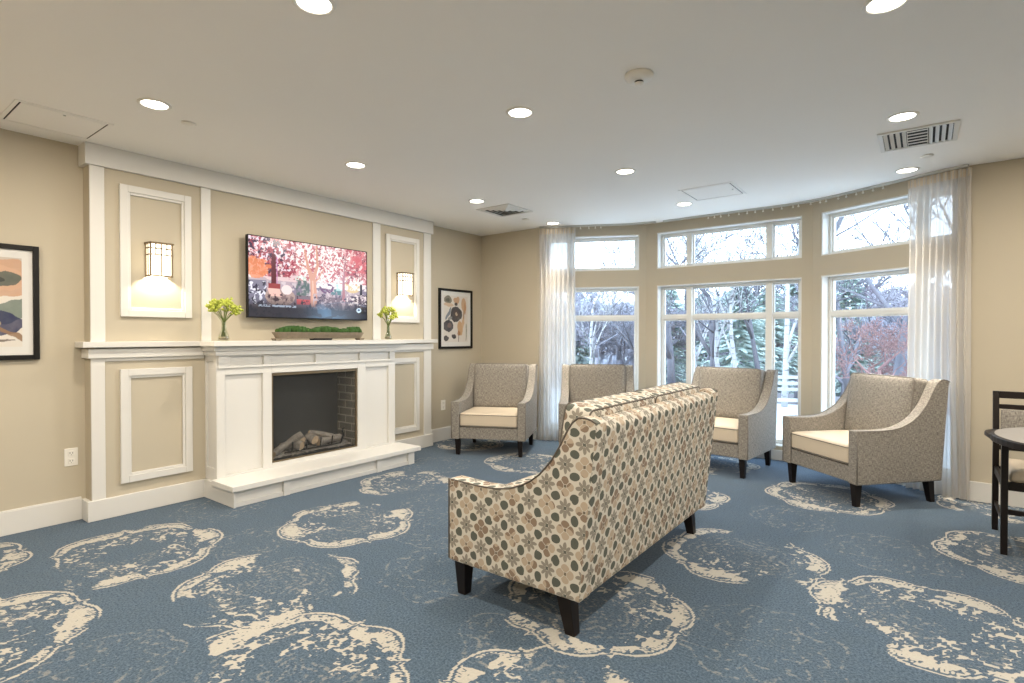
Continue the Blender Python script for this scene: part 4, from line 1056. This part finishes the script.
# nearer bare trees whose branches fill the upper windows
def az(px): return math.tan(math.atan((px-512)/544)-.6485)      # x over y of a direction out of the window
near = [(714, 17, 9.5, 61, .10, 'dark forked bare tree behind the middle bay window'), (800, 14, 9.0, 62, .10, 'dark spreading bare tree seen through the right pane of the middle bay window'), (672, 15, 9, 63, .09, 'bare tree with slanting branches seen through the left pane of the middle bay window'),
        (900, 13, 8.5, 64, .09, 'bare tree arching across the right bay window'), (850, 19, 10, 67, .08, 'slender bare tree behind the left part of the right bay window'), (648, 22, 10, 65, .09, 'bare tree at the right edge of the left bay window'), (762, 21, 10, 66, .08, 'thin bare tree near the right mullion of the middle bay window')]
for px, y, h, sd_, r, lab in near:
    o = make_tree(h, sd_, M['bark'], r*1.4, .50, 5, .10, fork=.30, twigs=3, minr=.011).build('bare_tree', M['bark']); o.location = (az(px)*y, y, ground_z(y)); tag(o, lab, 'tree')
for px, y, h, sd_, ln, lab in ((722, 16, 6.5, 71, (-.12, 0), 'white-barked birch leaning left behind the middle armchair'), (737, 15.5, 6, 72, (.05, 0), 'upright white-barked birch near the middle of the bay'), (785, 13, 6.5, 73, (.10, 0), 'white-barked birch seen through the right pane of the middle bay window'),
                               (589, 17, 6.2, 74, (0, 0), 'thin white-barked birch behind the left bay window'), (700, 18, 6, 75, (-.18, 0), 'white-barked birch slanting beside the left mullion of the middle bay window')):
    o = make_tree(h, sd_, M['birch'], .075, .42, 4, .35, fork=.42, lean=ln, minr=.012).build('birch_tree', M['birch']); o.location = (az(px)*y, y, ground_z(y)); tag(o, lab, 'tree')
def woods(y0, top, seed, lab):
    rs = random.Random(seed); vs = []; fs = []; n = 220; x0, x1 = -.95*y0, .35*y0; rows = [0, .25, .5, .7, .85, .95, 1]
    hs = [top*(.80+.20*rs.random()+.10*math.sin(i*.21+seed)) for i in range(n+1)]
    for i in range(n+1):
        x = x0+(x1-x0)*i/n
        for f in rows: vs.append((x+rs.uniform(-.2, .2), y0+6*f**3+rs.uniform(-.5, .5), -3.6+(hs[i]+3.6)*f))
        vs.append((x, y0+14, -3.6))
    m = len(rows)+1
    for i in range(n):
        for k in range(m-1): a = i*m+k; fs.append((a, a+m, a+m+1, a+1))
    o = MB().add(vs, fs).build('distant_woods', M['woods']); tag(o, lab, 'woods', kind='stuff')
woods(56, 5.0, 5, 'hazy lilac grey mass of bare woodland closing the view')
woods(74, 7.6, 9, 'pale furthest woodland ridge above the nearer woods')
def conifer(h, w, seed):
    rs = random.Random(seed); mb = MB(); mb.tube([(0, 0, 0), (0, 0, h)], [.10, .02], 5)
    n = int(h*75)
    for i in range(n):
        f = (i/n)**.85; z = h*(.04+.95*f); L = w*(1-f)**.8*rs.uniform(.65, 1.1)+.1; a = rs.uniform(0, 2*PI); d = Vector((math.cos(a), math.sin(a), -.12))
        s_ = Vector((-math.sin(a), math.cos(a), 0)); p = Vector((0, 0, z))
        for j in range(6):
            q = p+d*L*(j+1)/6; ww = .16*(1-j/7); tip = q+d*.22+Vector((0, 0, -.06))
            for sg in (-1, 1): mb.add([tuple(q), tuple(q+s_*sg*ww+d*.10+Vector((0, 0, rs.uniform(-.05, .04)))), tuple(tip), tuple(q+Vector((0, 0, -.05)))], [(0, 1, 2), (0, 3, 1), (2, 1, 3), (0, 2, 3)])
    return mb
for px, y, h, w, sd_, lab in ((668, 29, 6.0, 1.8, 81, 'hazy evergreen seen through the left pane of the middle bay window'), (738, 22, 4.4, 2.0, 82, 'broad blue-green evergreen behind the birches'), (768, 24, 4.4, 1.8, 83, 'blue-green evergreen by the right mullion of the middle bay window'),
                              (797, 28, 6.0, 2.0, 84, 'evergreen seen through the right pane of the middle bay window'), (848, 27, 5.4, 2.2, 85, 'low evergreen behind the left half of the right bay window'), (580, 32, 4.6, 1.7, 86, 'small evergreen at the left edge of the left bay window'), (702, 36, 6.6, 2.3, 87, 'hazy evergreen behind the left mullion of the middle bay window')):
    o = conifer(h, w, sd_).build('evergreen_tree', M['pine']); o.location = (az(px)*y, y, ground_z(y)); tag(o, lab, 'tree')
for px, y, h, sd_, lab in ((890, 12, 3.4, 91, 'rust red bare shrub behind the right bay window'), (868, 14, 3.0, 92, 'reddish bare shrub left of the rust red one outside the right bay window')):
    o = make_tree(h, sd_, M['redtwig'], .05, .62, 6, .12, fork=.28, twigs=3).build('red_shrub', M['redtwig']); o.location = (az(px)*y, y, ground_z(y)); tag(o, lab, 'shrub')
bn = empty('garden_bench', (az(792)*10.6, 10.6, ground_z(10)), .45, 'pale garden bench on the lawn outside the middle bay window', 'bench')
for k_ in range(4): MB().box(-.6, .6, -.2+k_*.11, -.11+k_*.11, .40, .42).build('seat_slat', M['whitemetal'], bn)
for z in (.55, .66, .77): MB().box(-.6, .6, .24, .26, z, z+.06).build('back_slat', M['whitemetal'], bn)
for sx in (-.57, .57):
    MB().box(sx-.03, sx+.03, .22, .28, 0, .85).build('leg', M['whitemetal'], bn); MB().box(sx-.03, sx+.03, -.2, -.14, 0, .62).build('leg', M['whitemetal'], bn)
    MB().box(sx-.03, sx+.03, -.22, .22, .62, .65).build('armrest', M['whitemetal'], bn)

# ------------------------------------------------------------------ sky and daylight
w = bpy.data.worlds.new('sky'); S.world = w; w.use_nodes = True; nt = w.node_tree; X.nt = nt
bg = nt.nodes['Background']; _, _, z_ = sep(coords('Generated'))
g = ramp(z_, -.05, .6); X.nt.links.new(mixc(g, (.72, .85, 1.0), (.60, .78, 1.0)).k, bg.inputs[0]); bg.inputs[1].default_value = 4.8
for Pa, Pb in ((P0, P1), (P1, P2), (P2, P3)):
    m, L = frame_mat(Pa, Pb)
    l = bpy.data.lights.new('daylight_portal', 'AREA'); l.shape = 'RECTANGLE'; l.size = L-.1; l.size_y = 2.5; l.cycles.is_portal = True
    lo = bpy.data.objects.new('daylight_portal', l); lo.matrix_world = m @ Matrix.Translation((L/2, .22, 1.32)) @ Matrix.Rotation(R(-90), 4, 'X'); link(lo)
# ------------------------------------------------------------------ camera
cam = bpy.data.cameras.new('camera'); cam.sensor_width = 36; cam.lens = 543.97/1024*36; cam.clip_start = .05; cam.clip_end = 300
co = bpy.data.objects.new('camera', cam); co.location = (0, 0, 1.3); co.rotation_euler = (PI/2-.0109, 0, .6485); link(co); S.camera = co
S.view_settings.view_transform = 'Standard'; S.view_settings.look = 'None'; S.view_settings.gamma = 1; S.view_settings.exposure = .46
S.view_settings.use_curve_mapping = False
